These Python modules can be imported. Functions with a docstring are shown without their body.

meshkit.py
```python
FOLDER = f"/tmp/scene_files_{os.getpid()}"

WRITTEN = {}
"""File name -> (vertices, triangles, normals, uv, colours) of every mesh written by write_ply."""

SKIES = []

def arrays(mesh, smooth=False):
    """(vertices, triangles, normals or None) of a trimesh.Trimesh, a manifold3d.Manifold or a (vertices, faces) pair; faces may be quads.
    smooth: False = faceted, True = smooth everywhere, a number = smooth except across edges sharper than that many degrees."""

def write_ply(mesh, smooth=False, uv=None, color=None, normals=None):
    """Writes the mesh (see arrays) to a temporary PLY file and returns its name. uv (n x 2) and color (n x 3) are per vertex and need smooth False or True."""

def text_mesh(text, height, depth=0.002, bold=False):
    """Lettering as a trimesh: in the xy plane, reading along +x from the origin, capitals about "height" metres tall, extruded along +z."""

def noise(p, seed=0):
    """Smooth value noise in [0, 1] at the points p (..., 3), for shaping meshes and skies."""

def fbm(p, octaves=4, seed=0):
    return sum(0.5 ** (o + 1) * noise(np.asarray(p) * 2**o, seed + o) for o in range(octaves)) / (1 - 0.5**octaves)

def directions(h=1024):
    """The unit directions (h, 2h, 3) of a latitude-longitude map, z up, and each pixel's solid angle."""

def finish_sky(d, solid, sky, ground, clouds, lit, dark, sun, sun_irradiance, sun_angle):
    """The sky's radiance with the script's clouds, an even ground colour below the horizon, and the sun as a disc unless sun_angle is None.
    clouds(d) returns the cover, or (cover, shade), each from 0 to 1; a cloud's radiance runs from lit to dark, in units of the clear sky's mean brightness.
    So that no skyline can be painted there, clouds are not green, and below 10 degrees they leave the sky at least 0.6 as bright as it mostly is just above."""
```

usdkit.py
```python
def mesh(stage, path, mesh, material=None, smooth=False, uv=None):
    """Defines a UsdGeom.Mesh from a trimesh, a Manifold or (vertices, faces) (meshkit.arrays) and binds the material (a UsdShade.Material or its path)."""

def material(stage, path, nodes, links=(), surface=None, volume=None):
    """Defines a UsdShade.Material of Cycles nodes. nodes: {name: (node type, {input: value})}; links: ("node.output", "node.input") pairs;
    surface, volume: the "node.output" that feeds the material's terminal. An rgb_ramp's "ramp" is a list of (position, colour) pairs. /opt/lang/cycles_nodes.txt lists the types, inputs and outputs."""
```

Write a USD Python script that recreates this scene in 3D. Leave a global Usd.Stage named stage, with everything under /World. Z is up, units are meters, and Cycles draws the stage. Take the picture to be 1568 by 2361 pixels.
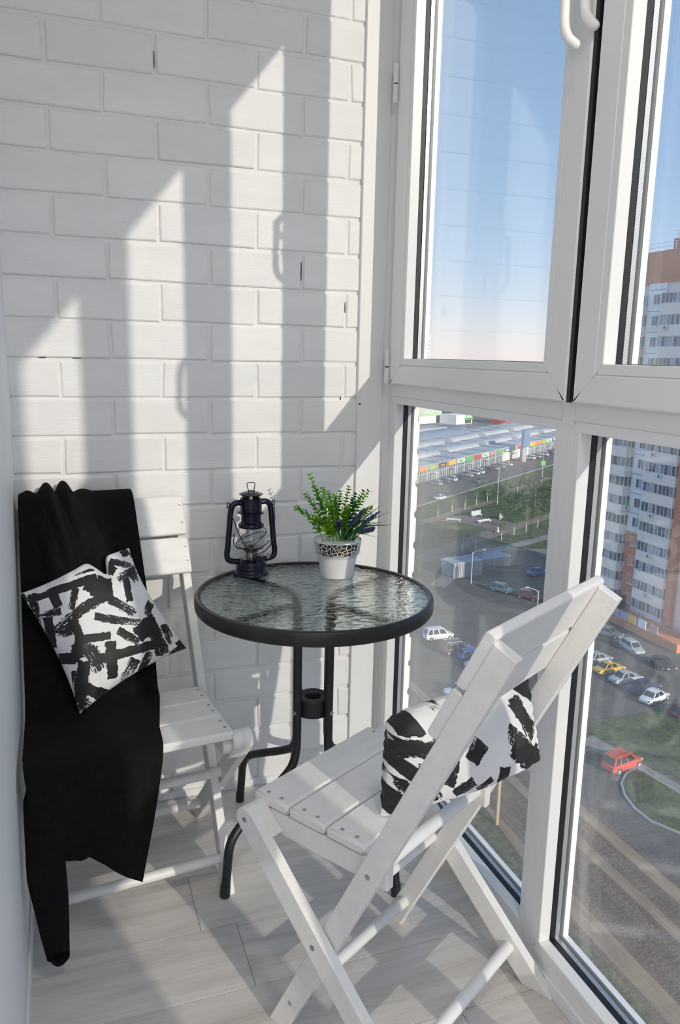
import math, random
import numpy as np, trimesh, manifold3d as m3, shapely.geometry as sg, usdkit, meshkit
from shapely.ops import unary_union
from scipy.spatial import Voronoi
from pxr import Usd, UsdGeom, UsdLux, UsdShade, Gf, Sdf, Vt

random.seed(7)
RNG = np.random.default_rng(7)
stage = Usd.Stage.CreateInMemory()
UsdGeom.SetStageUpAxis(stage, UsdGeom.Tokens.z)
UsdGeom.SetStageMetersPerUnit(stage, 1.0)
UsdGeom.Xform.Define(stage, '/World')
PI = math.pi

# ---------------------------------------------------------------- camera, sun, sky, exposure
EYE = np.array([0.0, 0.0, 1.3037])
ROT = np.array([[0.94120347, -0.33716614, 0.02133108], [-0.04657678, -0.19203794, -0.98028161], [0.33461415, 0.92165092, -0.19645089]])
cam = UsdGeom.Camera.Define(stage, '/World/camera')
cam.CreateHorizontalApertureAttr(24.0)
cam.CreateFocalLengthAttr(24.0 * 1806.0 / 1568.0)
cam.CreateExposureAttr(1.12)
r_, u_, b_ = ROT[0], -ROT[1], -ROT[2]
cam.AddTransformOp().Set(Gf.Matrix4d(*r_, 0, *u_, 0, *b_, 0, *EYE, 1))

SUN = np.array([-0.305, 1.0, -0.372]); SUN /= np.linalg.norm(SUN)      # the way the light travels
sun = UsdLux.DistantLight.Define(stage, '/World/sun')
sun.CreateIntensityAttr(9200.0); sun.CreateAngleAttr(0.53); sun.CreateColorAttr(Gf.Vec3f(1.0, 0.91, 0.80))
zz = -SUN; xx = np.cross([0, 0, 1], zz); xx /= np.linalg.norm(xx); yy = np.cross(zz, xx)
sun.AddTransformOp().Set(Gf.Matrix4d(*xx, 0, *yy, 0, *zz, 0, 0, 0, 0, 1))

sky = UsdLux.DomeLight.Define(stage, '/World/sky')
sky_mat = usdkit.material(stage, '/World/Looks/sky', {
    "s": ("sky_texture", {"sky_type": "multiple_scattering", "sun_disc": False, "sun_elevation": math.asin(-SUN[2]), "sun_rotation": math.atan2(-SUN[0], -SUN[1]), "altitude": 150.0, "air_density": 1.0, "aerosol_density": 0.2}),
    "wb": ("mix", {"mix_type": "multiply", "fac": 1.0, "color2": (1.05, 0.925, 1.02)}), "gm": ("gamma", {"gamma": 0.42}), "sat": ("hsv", {"saturation": 1.6}),       # the camera's white balance
    "b": ("background_shader", {"strength": 0.166})},
    [("s.color", "gm.color"), ("gm.color", "sat.color"), ("sat.color", "wb.color1"), ("wb.color", "b.color")], surface="b.background")
UsdShade.MaterialBindingAPI.Apply(sky.GetPrim()).Bind(sky_mat)

# ---------------------------------------------------------------- helpers
USED = {}
def numbered(parent, name):
    k = USED.setdefault((parent, name), -1) + 1
    USED[(parent, name)] = k
    return f'{parent}/{name}' if k == 0 else f'{parent}/{name}_{k:03d}'

def path_of(p):
    return '/World' if p is None else str(p.GetPath())

def tag(p, label=None, cat=None, group=None, kind=None):
    for k, v in (('label', label), ('category', cat), ('group', group), ('kind', kind)):
        if v: p.SetCustomDataByKey(k, v)
    return p

def obj(name, mesh, mat, parent=None, smooth=30, label=None, cat=None, group=None, kind=None):
    if isinstance(mesh, MB): mesh = mesh.mesh()
    m = usdkit.mesh(stage, numbered(path_of(parent), name), mesh, mat, smooth=smooth)
    return tag(m.GetPrim(), label, cat, group, kind)

def thing(name, label=None, cat=None, loc=(0, 0, 0), rz=0.0, group=None, kind=None, parent=None):
    x = UsdGeom.Xform.Define(stage, numbered(path_of(parent), name))
    if parent is None:
        x.AddTranslateOp().Set(Gf.Vec3d(*map(float, loc)))
        if rz: x.AddRotateZOp().Set(math.degrees(rz))
    return tag(x.GetPrim(), label, cat, group, kind)

def dup(root, loc, rz, label=None, group=None):
    was = root.GetCustomData()
    r = thing(root.GetName().rstrip('0123456789').rstrip('_'), label or was['label'], was['category'], loc, rz, group or was.get('group'))
    r.GetReferences().AddInternalReference(root.GetPath()); r.SetInstanceable(True)
    return r

def hull(pts):
    mm = m3.Manifold.hull_points(np.asarray(pts, float)).to_mesh()
    return np.array(mm.vert_properties[:, :3], float), np.array(mm.tri_verts, int)

def cbox(lo, hi, b=0.0):
    lo, hi = np.asarray(lo, float), np.asarray(hi, float)
    if b <= 0:
        m = trimesh.creation.box(bounds=[lo, hi]); return np.array(m.vertices), np.array(m.faces)
    b = min(b, 0.49 * float((hi - lo).min()))
    pts = []
    for i in range(8):
        c = np.array([(hi if i >> k & 1 else lo)[k] for k in range(3)]); s = np.array([-1 if i >> k & 1 else 1 for k in range(3)])
        for k in range(3):
            p = c + s * b; p[k] = c[k]; pts.append(p)
    return hull(pts)

class MB:
    def __init__(self): self.v, self.f, self.n = [], [], 0
    def add(self, vf, R=None, t=None):
        v, f = np.asarray(vf[0], float), np.asarray(vf[1], int)
        if R is not None: v = v @ np.asarray(R).T
        if t is not None: v = v + np.asarray(t, float)
        self.v.append(v); self.f.append(f + self.n); self.n += len(v); return self
    def box(self, lo, hi, b=0.0): return self.add(cbox(lo, hi, b))
    def tm(self, m, R=None, t=None): return self.add((m.vertices, m.faces), R, t)
    def mesh(self): return trimesh.Trimesh(np.vstack(self.v), np.vstack(self.f), process=False)

def frame_from(d, up=(0, 0, 1)):
    d = np.asarray(d, float); d = d / np.linalg.norm(d); x = np.cross(up, d)
    if np.linalg.norm(x) < 1e-6: x = np.cross((0, 1, 0), d)
    x /= np.linalg.norm(x); return np.stack([x, np.cross(d, x), d], 1)

def beam(p0, p1, wx, wy, up=(0, 0, 1), b=0.002):
    """A bar from p0 to p1: wx across (up x d), wy along the rest."""
    p0, p1 = np.asarray(p0, float), np.asarray(p1, float); L = np.linalg.norm(p1 - p0)
    v, f = cbox((-wx / 2, -wy / 2, 0), (wx / 2, wy / 2, L), b)
    return v @ frame_from(p1 - p0, up).T + p0, f

def spline(pts, n=8):
    P = np.asarray(pts, float); P = np.vstack([2 * P[0] - P[1], P, 2 * P[-1] - P[-2]]); out = []
    for i in range(1, len(P) - 2):
        a, b, c, d = P[i - 1:i + 3]
        for t in np.arange(n) / n:
            out.append(0.5 * (2 * b + (c - a) * t + (2 * a - 5 * b + 4 * c - d) * t * t + (3 * b - a - 3 * c + d) * t ** 3))
    return np.array(out + [P[-2]])

def tube(pts, r, n=12, cap=True):
    P = np.asarray(pts, float); r = np.broadcast_to(np.asarray(r, float), len(P))
    T = np.gradient(P, axis=0); T /= np.linalg.norm(T, axis=1, keepdims=True) + 1e-12
    x = np.cross(T[0], (0, 0, 1.0)); x = x if np.linalg.norm(x) > 1e-4 else np.cross(T[0], (0, 1.0, 0)); x /= np.linalg.norm(x)
    a = np.arange(n) / n * 2 * PI; V = []
    for p, t, q in zip(P, T, r):
        x = x - t * (x @ t); x /= np.linalg.norm(x) + 1e-12; y = np.cross(t, x)
        V.append(p + q * (np.outer(np.cos(a), x) + np.outer(np.sin(a), y)))
    V = np.vstack(V); F = []
    i = np.arange(n); j = (i + 1) % n
    for k in range(len(P) - 1):
        o = k * n; F += [np.stack([o + i, o + j, o + n + j], 1), np.stack([o + i, o + n + j, o + n + i], 1)]
    if cap:
        c0, c1 = len(V), len(V) + 1; V = np.vstack([V, P[0], P[-1]]); o = (len(P) - 1) * n
        F += [np.stack([np.full(n, c0), j, i], 1), np.stack([np.full(n, c1), o + i, o + j], 1)]
    return V, np.vstack(F)

def lathe(prof, n=48, c=(0, 0, 0)):
    prof = np.asarray(prof, float); a = np.arange(n) / n * 2 * PI
    V = np.stack([np.outer(prof[:, 0], np.cos(a)), np.outer(prof[:, 0], np.sin(a)), np.repeat(prof[:, 1:2], n, 1)], -1).reshape(-1, 3) + np.asarray(c, float)
    i = np.arange(n); j = (i + 1) % n; F = []
    for k in range(len(prof) - 1):
        o = k * n; F += [np.stack([o + i, o + j, o + n + j], 1), np.stack([o + i, o + n + j, o + n + i], 1)]
    return V, np.vstack(F)

def prism(poly, z0, z1):
    m = trimesh.creation.extrude_polygon(sg.Polygon(poly) if not hasattr(poly, 'exterior') else poly, z1 - z0, engine='earcut')
    m.apply_translation([0, 0, z0]); return np.array(m.vertices), np.array(m.faces)

def cyl(p0, p1, r, n=20): return tube([p0, p1], r, n)

def grid_faces(nu, nv):
    i = np.arange(nu * nv).reshape(nu, nv); a, b, c, d = i[:-1, :-1].ravel(), i[1:, :-1].ravel(), i[1:, 1:].ravel(), i[:-1, 1:].ravel()
    return np.vstack([np.stack([a, b, c], 1), np.stack([a, c, d], 1)])

# ---------------------------------------------------------------- materials
MATS = {}
def mat(name, nodes, links, surface):
    MATS[name] = usdkit.material(stage, '/World/Looks/' + name, nodes, links, surface=surface); return MATS[name]

def plain(name, col, rough=0.5, var=0.0, scale=8.0, stretch=(1, 1, 1), bump=0.0, bscale=60.0, bstretch=(1, 1, 1), rnd=0.0, dist=0.002, **kw):
    """A principled surface with noise in its tone and a fine bump; rnd varies it from piece to piece."""
    col = np.array(col, float)
    nodes = {"p": ("principled_bsdf", {"base_color": tuple(col), "roughness": rough, **kw})}; links = []
    if var or bump: nodes["c"] = ("texture_coordinate", {})
    if var or rnd:
        nodes["hs"] = ("hsv", {"color": tuple(col)}); links.append(("hs.color", "p.base_color")); src = None
        if var:
            nodes["m1"] = ("mapping", {"scale": stretch}); nodes["n1"] = ("noise_texture", {"scale": scale, "detail": 5.0, "roughness": 0.6})
            nodes["r1"] = ("map_range", {"from_min": 0.3, "from_max": 0.7, "to_min": 1 - var, "to_max": 1 + var})
            links += [("c.object", "m1.vector"), ("m1.vector", "n1.vector"), ("n1.fac", "r1.value")]; src = "r1.result"
        if rnd:
            nodes["o"] = ("object_info", {}); nodes["r2"] = ("map_range", {"from_min": 0.0, "from_max": 1.0, "to_min": 1 - rnd, "to_max": 1 + rnd}); links.append(("o.random", "r2.value"))
            if src:
                nodes["mu"] = ("math", {"math_type": "multiply"}); links += [(src, "mu.value1"), ("r2.result", "mu.value2")]; src = "mu.value"
            else: src = "r2.result"
        links.append((src, "hs.value"))
    if bump:
        nodes["m2"] = ("mapping", {"scale": bstretch}); nodes["n2"] = ("noise_texture", {"scale": bscale, "detail": 4.0, "roughness": 0.6}); nodes["b"] = ("bump", {"strength": bump, "distance": dist})
        links += [("c.object", "m2.vector"), ("m2.vector", "n2.vector"), ("n2.fac", "b.height"), ("b.normal", "p.normal")]
    return mat(name, nodes, links, "p.BSDF")

plain('brick_paint', (0.90, 0.88, 0.86), 0.62, var=0.035, scale=5.0, stretch=(1, 1, 3), bump=0.35, bscale=45.0, bstretch=(0.6, 1, 5), rnd=0.025, dist=0.0025)
plain('mortar_paint', (0.89, 0.87, 0.85), 0.7, var=0.05, scale=12.0, bump=0.6, bscale=90.0, dist=0.003)
plain('wall_paint', (0.88, 0.88, 0.88), 0.55, var=0.03, scale=3.0, bump=0.4, bscale=14.0, bstretch=(1, 1, 0.4), dist=0.004)
plain('ceiling_paint', (0.90, 0.90, 0.89), 0.6, var=0.02)
plain('pvc', (0.88, 0.875, 0.865), 0.30, var=0.012, scale=4.0, bump=0.05, bscale=160.0, dist=0.0006)
plain('rubber', (0.012, 0.012, 0.013), 0.45)
plain('dark_metal', (0.018, 0.017, 0.017), 0.38, var=0.15, scale=30.0, bump=0.12, bscale=400.0, dist=0.0008)
plain('black_plastic', (0.022, 0.022, 0.022), 0.5, bump=0.1, bscale=300.0, dist=0.0005)
plain('chrome', (0.62, 0.61, 0.60), 0.22, metallic=1.0)
plain('zinc', (0.55, 0.56, 0.58), 0.35, metallic=1.0)
plain('burner_steel', (0.42, 0.40, 0.37), 0.28, metallic=1.0, var=0.1, scale=60.0)
plain('wire', (0.03, 0.03, 0.035), 0.35, metallic=0.6)
plain('navy_enamel', (0.0035, 0.0045, 0.020), 0.2, var=0.08, scale=30.0, specular_ior_level=0.45)
plain('pot_plastic', (0.82, 0.81, 0.80), 0.32, var=0.015, scale=20.0, bump=0.12, bscale=14.0, bstretch=(1, 1, 2.5), dist=0.004)
plain('pot_inside', (0.07, 0.05, 0.035), 0.9)
plain('white_wood', (0.87, 0.845, 0.815), 0.48, var=0.04, scale=9.0, stretch=(1, 4, 4), bump=0.35, bscale=30.0, bstretch=(1, 7, 7), rnd=0.015, dist=0.0015)
plain('white_dowel', (0.87, 0.845, 0.815), 0.42, var=0.03, scale=14.0, bump=0.15, bscale=50.0, dist=0.001)
plain('board_white', (0.89, 0.885, 0.875), 0.45, var=0.03, scale=3.0, stretch=(4, 4, 0.6), bump=0.1, bscale=30.0, dist=0.001)
plain('sprig_green', (0.115, 0.40, 0.020), 0.45, var=0.35, scale=60.0)
plain('sprig_dark', (0.055, 0.23, 0.025), 0.45, var=0.35, scale=60.0)
plain('sprig_lime', (0.24, 0.50, 0.02), 0.45, var=0.35, scale=60.0)
plain('stem_dark', (0.025, 0.05, 0.03), 0.6)
plain('grass_blade', (0.045, 0.19, 0.04), 0.4, var=0.3, scale=40.0)
plain('lavender', (0.17, 0.16, 0.36), 0.7, var=0.35, scale=200.0)
plain('fleece', (0.0075, 0.0078, 0.0082), 0.95, var=0.25, scale=60.0, bump=0.55, bscale=420.0, dist=0.0015, specular_ior_level=0.15)

plain('outer_brick', (0.86, 0.80, 0.70), 0.75, var=0.06, scale=14.0, bump=0.3, bscale=80.0, rnd=0.04, dist=0.002)
plain('outer_mortar', (0.40, 0.32, 0.24), 0.9, var=0.1, scale=60.0)
mat('glass_pane', {"t": ("transparent_bsdf", {"color": (0.975, 0.985, 0.98)}), "g": ("glossy_bsdf", {"color": (1, 1, 1), "roughness": 0.0}), "ge": ("geometry", {}), "io": ("mix_float", {"a": 1.5, "b": 0.6667}), "f": ("fresnel", {}), "m": ("mix_closure", {}),
    "c": ("geometry", {}), "n": ("noise_texture", {"scale": 2.2, "detail": 6.0, "roughness": 0.65}), "r": ("map_range", {"from_min": 0.35, "from_max": 0.75, "to_min": 0.006, "to_max": 0.026, "clamp": True}),
    "d": ("translucent_bsdf", {"color": (0.8, 0.79, 0.77)}), "m2": ("mix_closure", {})},
    [("ge.backfacing", "io.fac"), ("io.result", "f.IOR"), ("f.fac", "m.fac"), ("t.BSDF", "m.closure1"), ("g.BSDF", "m.closure2"), ("c.position", "n.vector"), ("n.fac", "r.value"), ("r.result", "m2.fac"), ("m.closure", "m2.closure1"), ("d.BSDF", "m2.closure2")], "m2.closure")
mat('lamp_glass', {"t": ("transparent_bsdf", {"color": (0.97, 0.98, 0.98)}), "g": ("glossy_bsdf", {"color": (1, 1, 1), "roughness": 0.02}), "ge": ("geometry", {}), "io": ("mix_float", {"a": 1.45, "b": 0.6897}), "f": ("fresnel", {}), "m": ("mix_closure", {})},
    [("ge.backfacing", "io.fac"), ("io.result", "f.IOR"), ("f.fac", "m.fac"), ("t.BSDF", "m.closure1"), ("g.BSDF", "m.closure2")], "m.closure")
# rippled table glass: lets part of the light straight through, bends the rest, and mirrors off its waves
mat('rippled_glass', {"c": ("geometry", {}), "mp": ("mapping", {"scale": (0.8, 1.15, 1.0), "rotation": (0, 0, 0.12)}), "v": ("voronoi_texture", {"scale": 60.0, "feature": "smooth_f1", "smoothness": 0.75, "randomness": 0.95}),
    "b": ("bump", {"strength": 0.9, "distance": 0.0028}),
    "t": ("transparent_bsdf", {"color": (0.88, 0.93, 0.915)}), "rf": ("refraction_bsdf", {"color": (0.88, 0.94, 0.925), "roughness": 0.05, "IOR": 1.12}), "m1": ("mix_closure", {"fac": 0.62}),
    "g": ("glossy_bsdf", {"color": (1, 1, 1), "roughness": 0.05}), "ge": ("geometry", {}), "io": ("mix_float", {"a": 1.6, "b": 0.6250}), "f": ("fresnel", {}), "m": ("mix_closure", {})},
    [("ge.backfacing", "io.fac"), ("io.result", "f.IOR"), ("c.position", "mp.vector"), ("mp.vector", "v.vector"), ("v.distance", "b.height"), ("b.normal", "rf.normal"), ("b.normal", "g.normal"), ("b.normal", "f.normal"),
     ("t.BSDF", "m1.closure1"), ("rf.BSDF", "m1.closure2"), ("f.fac", "m.fac"), ("m1.closure", "m.closure1"), ("g.BSDF", "m.closure2")], "m.closure")
# aluminium spacer with its row of dots
mat('spacer', {"c": ("geometry", {}), "w": ("wave_texture", {"wave_type": "bands", "bands_direction": "diagonal", "scale": 120.0}), "r": ("rgb_ramp", {"ramp": [(0.0, (0.40, 0.40, 0.40)), (0.35, (0.60, 0.61, 0.62)), (1.0, (0.64, 0.65, 0.66))]}),
    "p": ("principled_bsdf", {"roughness": 0.35, "metallic": 0.6})}, [("c.position", "w.vector"), ("w.fac", "r.fac"), ("r.color", "p.base_color")], "p.BSDF")
# laminate: grey oak, grain along the board, each board its own tone and its own stretch of grain
mat('laminate', {"c": ("texture_coordinate", {}), "o": ("object_info", {}), "sh": ("combine_xyz", {}), "k": ("math", {"math_type": "multiply", "value2": 37.0}), "va": ("vector_math", {"math_type": "add"}),
    "m1": ("mapping", {"scale": (0.9, 9.0, 1.0)}), "n1": ("noise_texture", {"scale": 2.6, "detail": 5.0, "roughness": 0.62, "distortion": 0.9}),
    "m2": ("mapping", {"scale": (2.5, 60.0, 1.0)}), "n2": ("noise_texture", {"scale": 3.0, "detail": 6.0, "roughness": 0.7}),
    "r1": ("rgb_ramp", {"ramp": [(0.28, (0.60, 0.54, 0.49)), (0.48, (0.735, 0.68, 0.63)), (0.62, (0.79, 0.745, 0.70)), (0.8, (0.83, 0.79, 0.75))]}),
    "r2": ("map_range", {"from_min": 0.3, "from_max": 0.7, "to_min": 0.90, "to_max": 1.07}), "r3": ("map_range", {"from_min": 0.0, "from_max": 1.0, "to_min": 0.93, "to_max": 1.08}), "mu": ("math", {"math_type": "multiply"}),
    "hs": ("hsv", {}), "b": ("bump", {"strength": 0.12, "distance": 0.0008}), "p": ("principled_bsdf", {"roughness": 0.36})},
    [("o.random", "k.value1"), ("k.value", "sh.x"), ("k.value", "sh.y"), ("c.object", "va.vector1"), ("sh.vector", "va.vector2"), ("va.vector", "m1.vector"), ("m1.vector", "n1.vector"), ("va.vector", "m2.vector"), ("m2.vector", "n2.vector"),
     ("n1.fac", "r1.fac"), ("n2.fac", "r2.value"), ("o.random", "r3.value"), ("r2.result", "mu.value1"), ("r3.result", "mu.value2"), ("mu.value", "hs.value"), ("r1.color", "hs.color"), ("hs.color", "p.base_color"), ("n2.fac", "b.height"), ("b.normal", "p.normal")], "p.BSDF")
# printed cotton: the ink is stored per vertex
mat('print_cotton', {"a": ("attribute", {"attribute": "ink"}), "m": ("mix", {"color1": (0.80, 0.79, 0.79), "color2": (0.006, 0.006, 0.007)}), "c": ("texture_coordinate", {}), "n": ("noise_texture", {"scale": 900.0, "detail": 1.0}), "b": ("bump", {"strength": 0.08, "distance": 0.0004}),
    "p": ("principled_bsdf", {"roughness": 0.6, "sheen_weight": 0.1})}, [("a.fac", "m.fac"), ("m.color", "p.base_color"), ("c.object", "n.vector"), ("n.fac", "b.height"), ("b.normal", "p.normal")], "p.BSDF")

# ---------------------------------------------------------------- the room
YW = 2.156            # face of the brick end wall
XL = -0.110           # face of the left wall
XF = 0.918            # room side of the window frame
XS = 0.903            # room side of the opening sashes
ZC = 2.74             # ceiling
YB = -2.60            # added glazed end behind the camera
MULL = [1.264, 0.384, -0.496, -1.376, -2.256]     # mullion centres along the window front
Z0, PITCH, BL = 0.9799, 0.09934, 0.2584           # brick courses

wb = thing('wall_back', kind='structure')
obj('mortar', cbox((-0.30, YW + 0.0052, -0.10), (0.99, YW + 0.24, ZC + 0.1)), 'brick_paint' and MATS['mortar_paint'], wb, smooth=False)
def brick_face(x0, x1, z0, z1, y, d, bev, jit, rng):
    """A painted brick: back edge on the mortar, face inset by a soft edge, every corner a little off."""
    a = np.array([(x0, z0), (x1, z0), (x1, z1), (x0, z1)]) + rng.normal(0, jit, (4, 2)); c = a.mean(0)
    e = a + np.sign(c - a) * bev; e2 = a + np.sign(c - a) * bev * 2.2
    V = [(*p, y + d) for p in a]; V = [(p[0], y + d, p[1]) for p in a] + [(p[0], y + d * 0.35, p[1]) for p in a + np.sign(c - a) * bev * 0.35] + [(p[0], y, p[1]) for p in e2]
    F = []
    for k in range(2):
        for i in range(4):
            j = (i + 1) % 4; o = k * 4; F += [(o + i, o + j, o + 4 + j), (o + i, o + 4 + j, o + 4 + i)]
    F += [(8, 9, 10), (8, 10, 11)]
    return np.array(V), np.array(F)
for n in range(-10, 18):
    z0, z1 = Z0 + n * PITCH + 0.0045, Z0 + (n + 1) * PITCH - 0.0045
    z0, z1 = max(z0, 0.0), min(z1, ZC)
    if z1 - z0 < 0.02: continue
    first = 0.0104 if n % 2 == 0 else 0.1396
    xs = [XL - 0.02] + [first + k * BL for k in range(-1, 5) if XL + 0.02 < first + k * BL < 0.90] + [0.90]
    for a, b in zip(xs[:-1], xs[1:]):
        rr = np.random.default_rng(int(abs(a) * 1000) + 31 * (n + 20))
        obj('brick', brick_face(a + 0.0045, b - 0.0045, z0, z1, YW - rr.uniform(-0.0008, 0.0014), 0.0062, 0.0017, 0.0013, rr), MATS['brick_paint'], wb, smooth=25)

for x, z, w_, h_ in ((0.7225, 1.1655, 0.010, 0.0075), (0.778, 1.186, 0.003, 0.022), (0.786, 1.437, 0.0022, 0.030), (0.6545, 1.528, 0.0024, 0.050), (0.268, 2.012, 0.0022, 0.040), (0.7465, 1.1665, 0.040, 0.0022), (-0.028, 1.2815, 0.020, 0.0016), (0.055, 1.2815, 0.022, 0.0016), (0.0865, 1.0, 0.0016, 0.02)):
    obj('worn_joint', hull([(x + sx * w_ / 2 * a_, YW + y_, z + sz * h_ / 2 * c_) for sx in (-1, 1) for sz in (-1, 1) for a_, c_ in ((1, .4), (.5, 1)) for y_ in (0.0032, 0.008)]), MATS['outer_mortar' if w_ == 0.040 else 'rubber'], wb, smooth=False)

wl = thing('wall_left', kind='structure')
obj('plaster', cbox((-0.32, YB - 0.2, -0.1), (XL, YW + 0.02, ZC + 0.1)), MATS['wall_paint'], wl, smooth=False)
obj('ceiling', cbox((-0.30, YB - 0.2, ZC), (1.0, YW + 0.2, ZC + 0.2)), MATS['ceiling_paint'], smooth=False, kind='structure')
fl = thing('floor', kind='structure')
obj('screed', cbox((-0.30, YB - 0.2, -0.25), (1.0, YW + 0.2, -0.009)), MATS['mortar_paint'], fl, smooth=False)
ends = {0: 0.3385, 1: 0.257, 2: -0.04, -1: 0.001, -2: 0.718}
for k in range(-21, 4):
    y0, y1 = 1.388 + 0.1943 * k, 1.388 + 0.1943 * (k + 1)
    e = ends.get(k, float(np.random.default_rng(k + 50).uniform(-0.1, 0.9)))
    for a, b in ((-0.13, e), (e, 0.93)):
        if b - a > 0.03: obj('plank', cbox((a + 0.0004, y0 + 0.0004, -0.009), (b - 0.0004, y1 - 0.0004, 0.0), 0.0007), MATS['laminate'], fl, smooth=False)
bb = thing('baseboard_back', kind='structure')
obj('skirting', cbox((XL, YW - 0.009, 0.0), (0.825, YW + 0.004, 0.022), 0.002), MATS['board_white'], bb, smooth=False)
bl = thing('baseboard_left', kind='structure')
obj('skirting', cbox((XL, YB, 0.0), (XL + 0.006, YW - 0.01, 0.055), 0.002), MATS['board_white'], bl, smooth=False)
obj('cable_cover', cbox((XL, 0.6, 0.055), (XL + 0.004, 1.33, 0.085), 0.001), MATS['board_white'], bl, smooth=False)
t1 = thing('trim_1', kind='structure')
obj('board', cbox((0.8262, YW - 0.012, 0.0), (0.903, YW + 0.004, ZC), 0.0012), MATS['board_white'], t1, smooth=False)
obj('corner_bead', prism([(0.9025, YW - 0.0095), (0.9185, YW - 0.026), (0.9185, YW + 0.01), (0.9025, YW + 0.01)], 0.0, ZC), MATS['pvc'], t1, smooth=False)
obj('screw_hole', cyl((0.8325, YW - 0.0125, 1.1655), (0.8325, YW - 0.0115, 1.1655), 0.003, 12), MATS['rubber'], t1)

# added fill lamp on the ceiling, out of view, lifts the ambient light
cl = thing('ceiling_lamp', 'round white ceiling lamp of the balcony, switched on', 'lamp', (0.42, 0.10, ZC))
obj('base', lathe([(0, 0.0), (0.17, 0.0), (0.172, -0.006), (0.168, -0.022), (0.160, -0.024), (0, -0.024)], 48), MATS['pvc'], cl, smooth=35)
mat('lamp_diffuser', {"e": ("emission", {"color": (1.0, 0.93, 0.84), "strength": 15.0})}, [], "e.emission")  # glow of the added fill lamp
obj('diffuser', lathe([(0.158, -0.024), (0.150, -0.045), (0.120, -0.066), (0.070, -0.078), (0, -0.082)], 48), MATS['lamp_diffuser'], cl, smooth=60)

# ---------------------------------------------------------------- window front
def mitred(x0, x1, yo0, yo1, zo0, zo1, w, gap=0.0003, ch=0.0025):
    """Four mitred bars of an upright frame in a plane of constant x; w = widths at low y, high y, low z, high z."""
    yi0, yi1, zi0, zi1 = yo0 + w[0], yo1 - w[1], zo0 + w[2], zo1 - w[3]
    O = [(yo0, zo0), (yo1, zo0), (yo1, zo1), (yo0, zo1)]; I = [(yi0, zi0), (yi1, zi0), (yi1, zi1), (yi0, zi1)]; out = []
    for k in range(4):
        j = (k + 1) % 4; q = np.array([O[k], O[j], I[j], I[k]], float)
        d = q[1] - q[0]; d /= np.linalg.norm(d)
        q[0] += d * gap; q[3] += d * gap; q[1] -= d * gap; q[2] -= d * gap
        c = q.mean(0); s = q + (c - q) / np.maximum(np.linalg.norm(c - q, axis=1, keepdims=True), 1e-9) * ch * 0.0
        nrm = q[0] - q[3]; nrm = np.array([-d[1], d[0]]) * np.sign(np.dot([-d[1], d[0]], q[3] - q[0]))
        f = q.copy(); f[0] += nrm * ch; f[1] += nrm * ch; f[2] -= nrm * ch; f[3] -= nrm * ch
        out.append(hull([(x0, *p) for p in f] + [(x0 + ch, *p) for p in q] + [(x1, *p) for p in q]))
    return out

def ring(x0, x1, y0, y1, z0, z1, w):
    """A closed ring of four plain bars inside the opening y0..y1, z0..z1, w wide."""
    b = MB()
    b.box((x0, y0, z0), (x1, y0 + w, z1)); b.box((x0, y1 - w, z0), (x1, y1, z1)); b.box((x0, y0 + w, z0), (x1, y1 - w, z0 + w)); b.box((x0, y0 + w, z1 - w), (x1, y1 - w, z1)); return b

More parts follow.
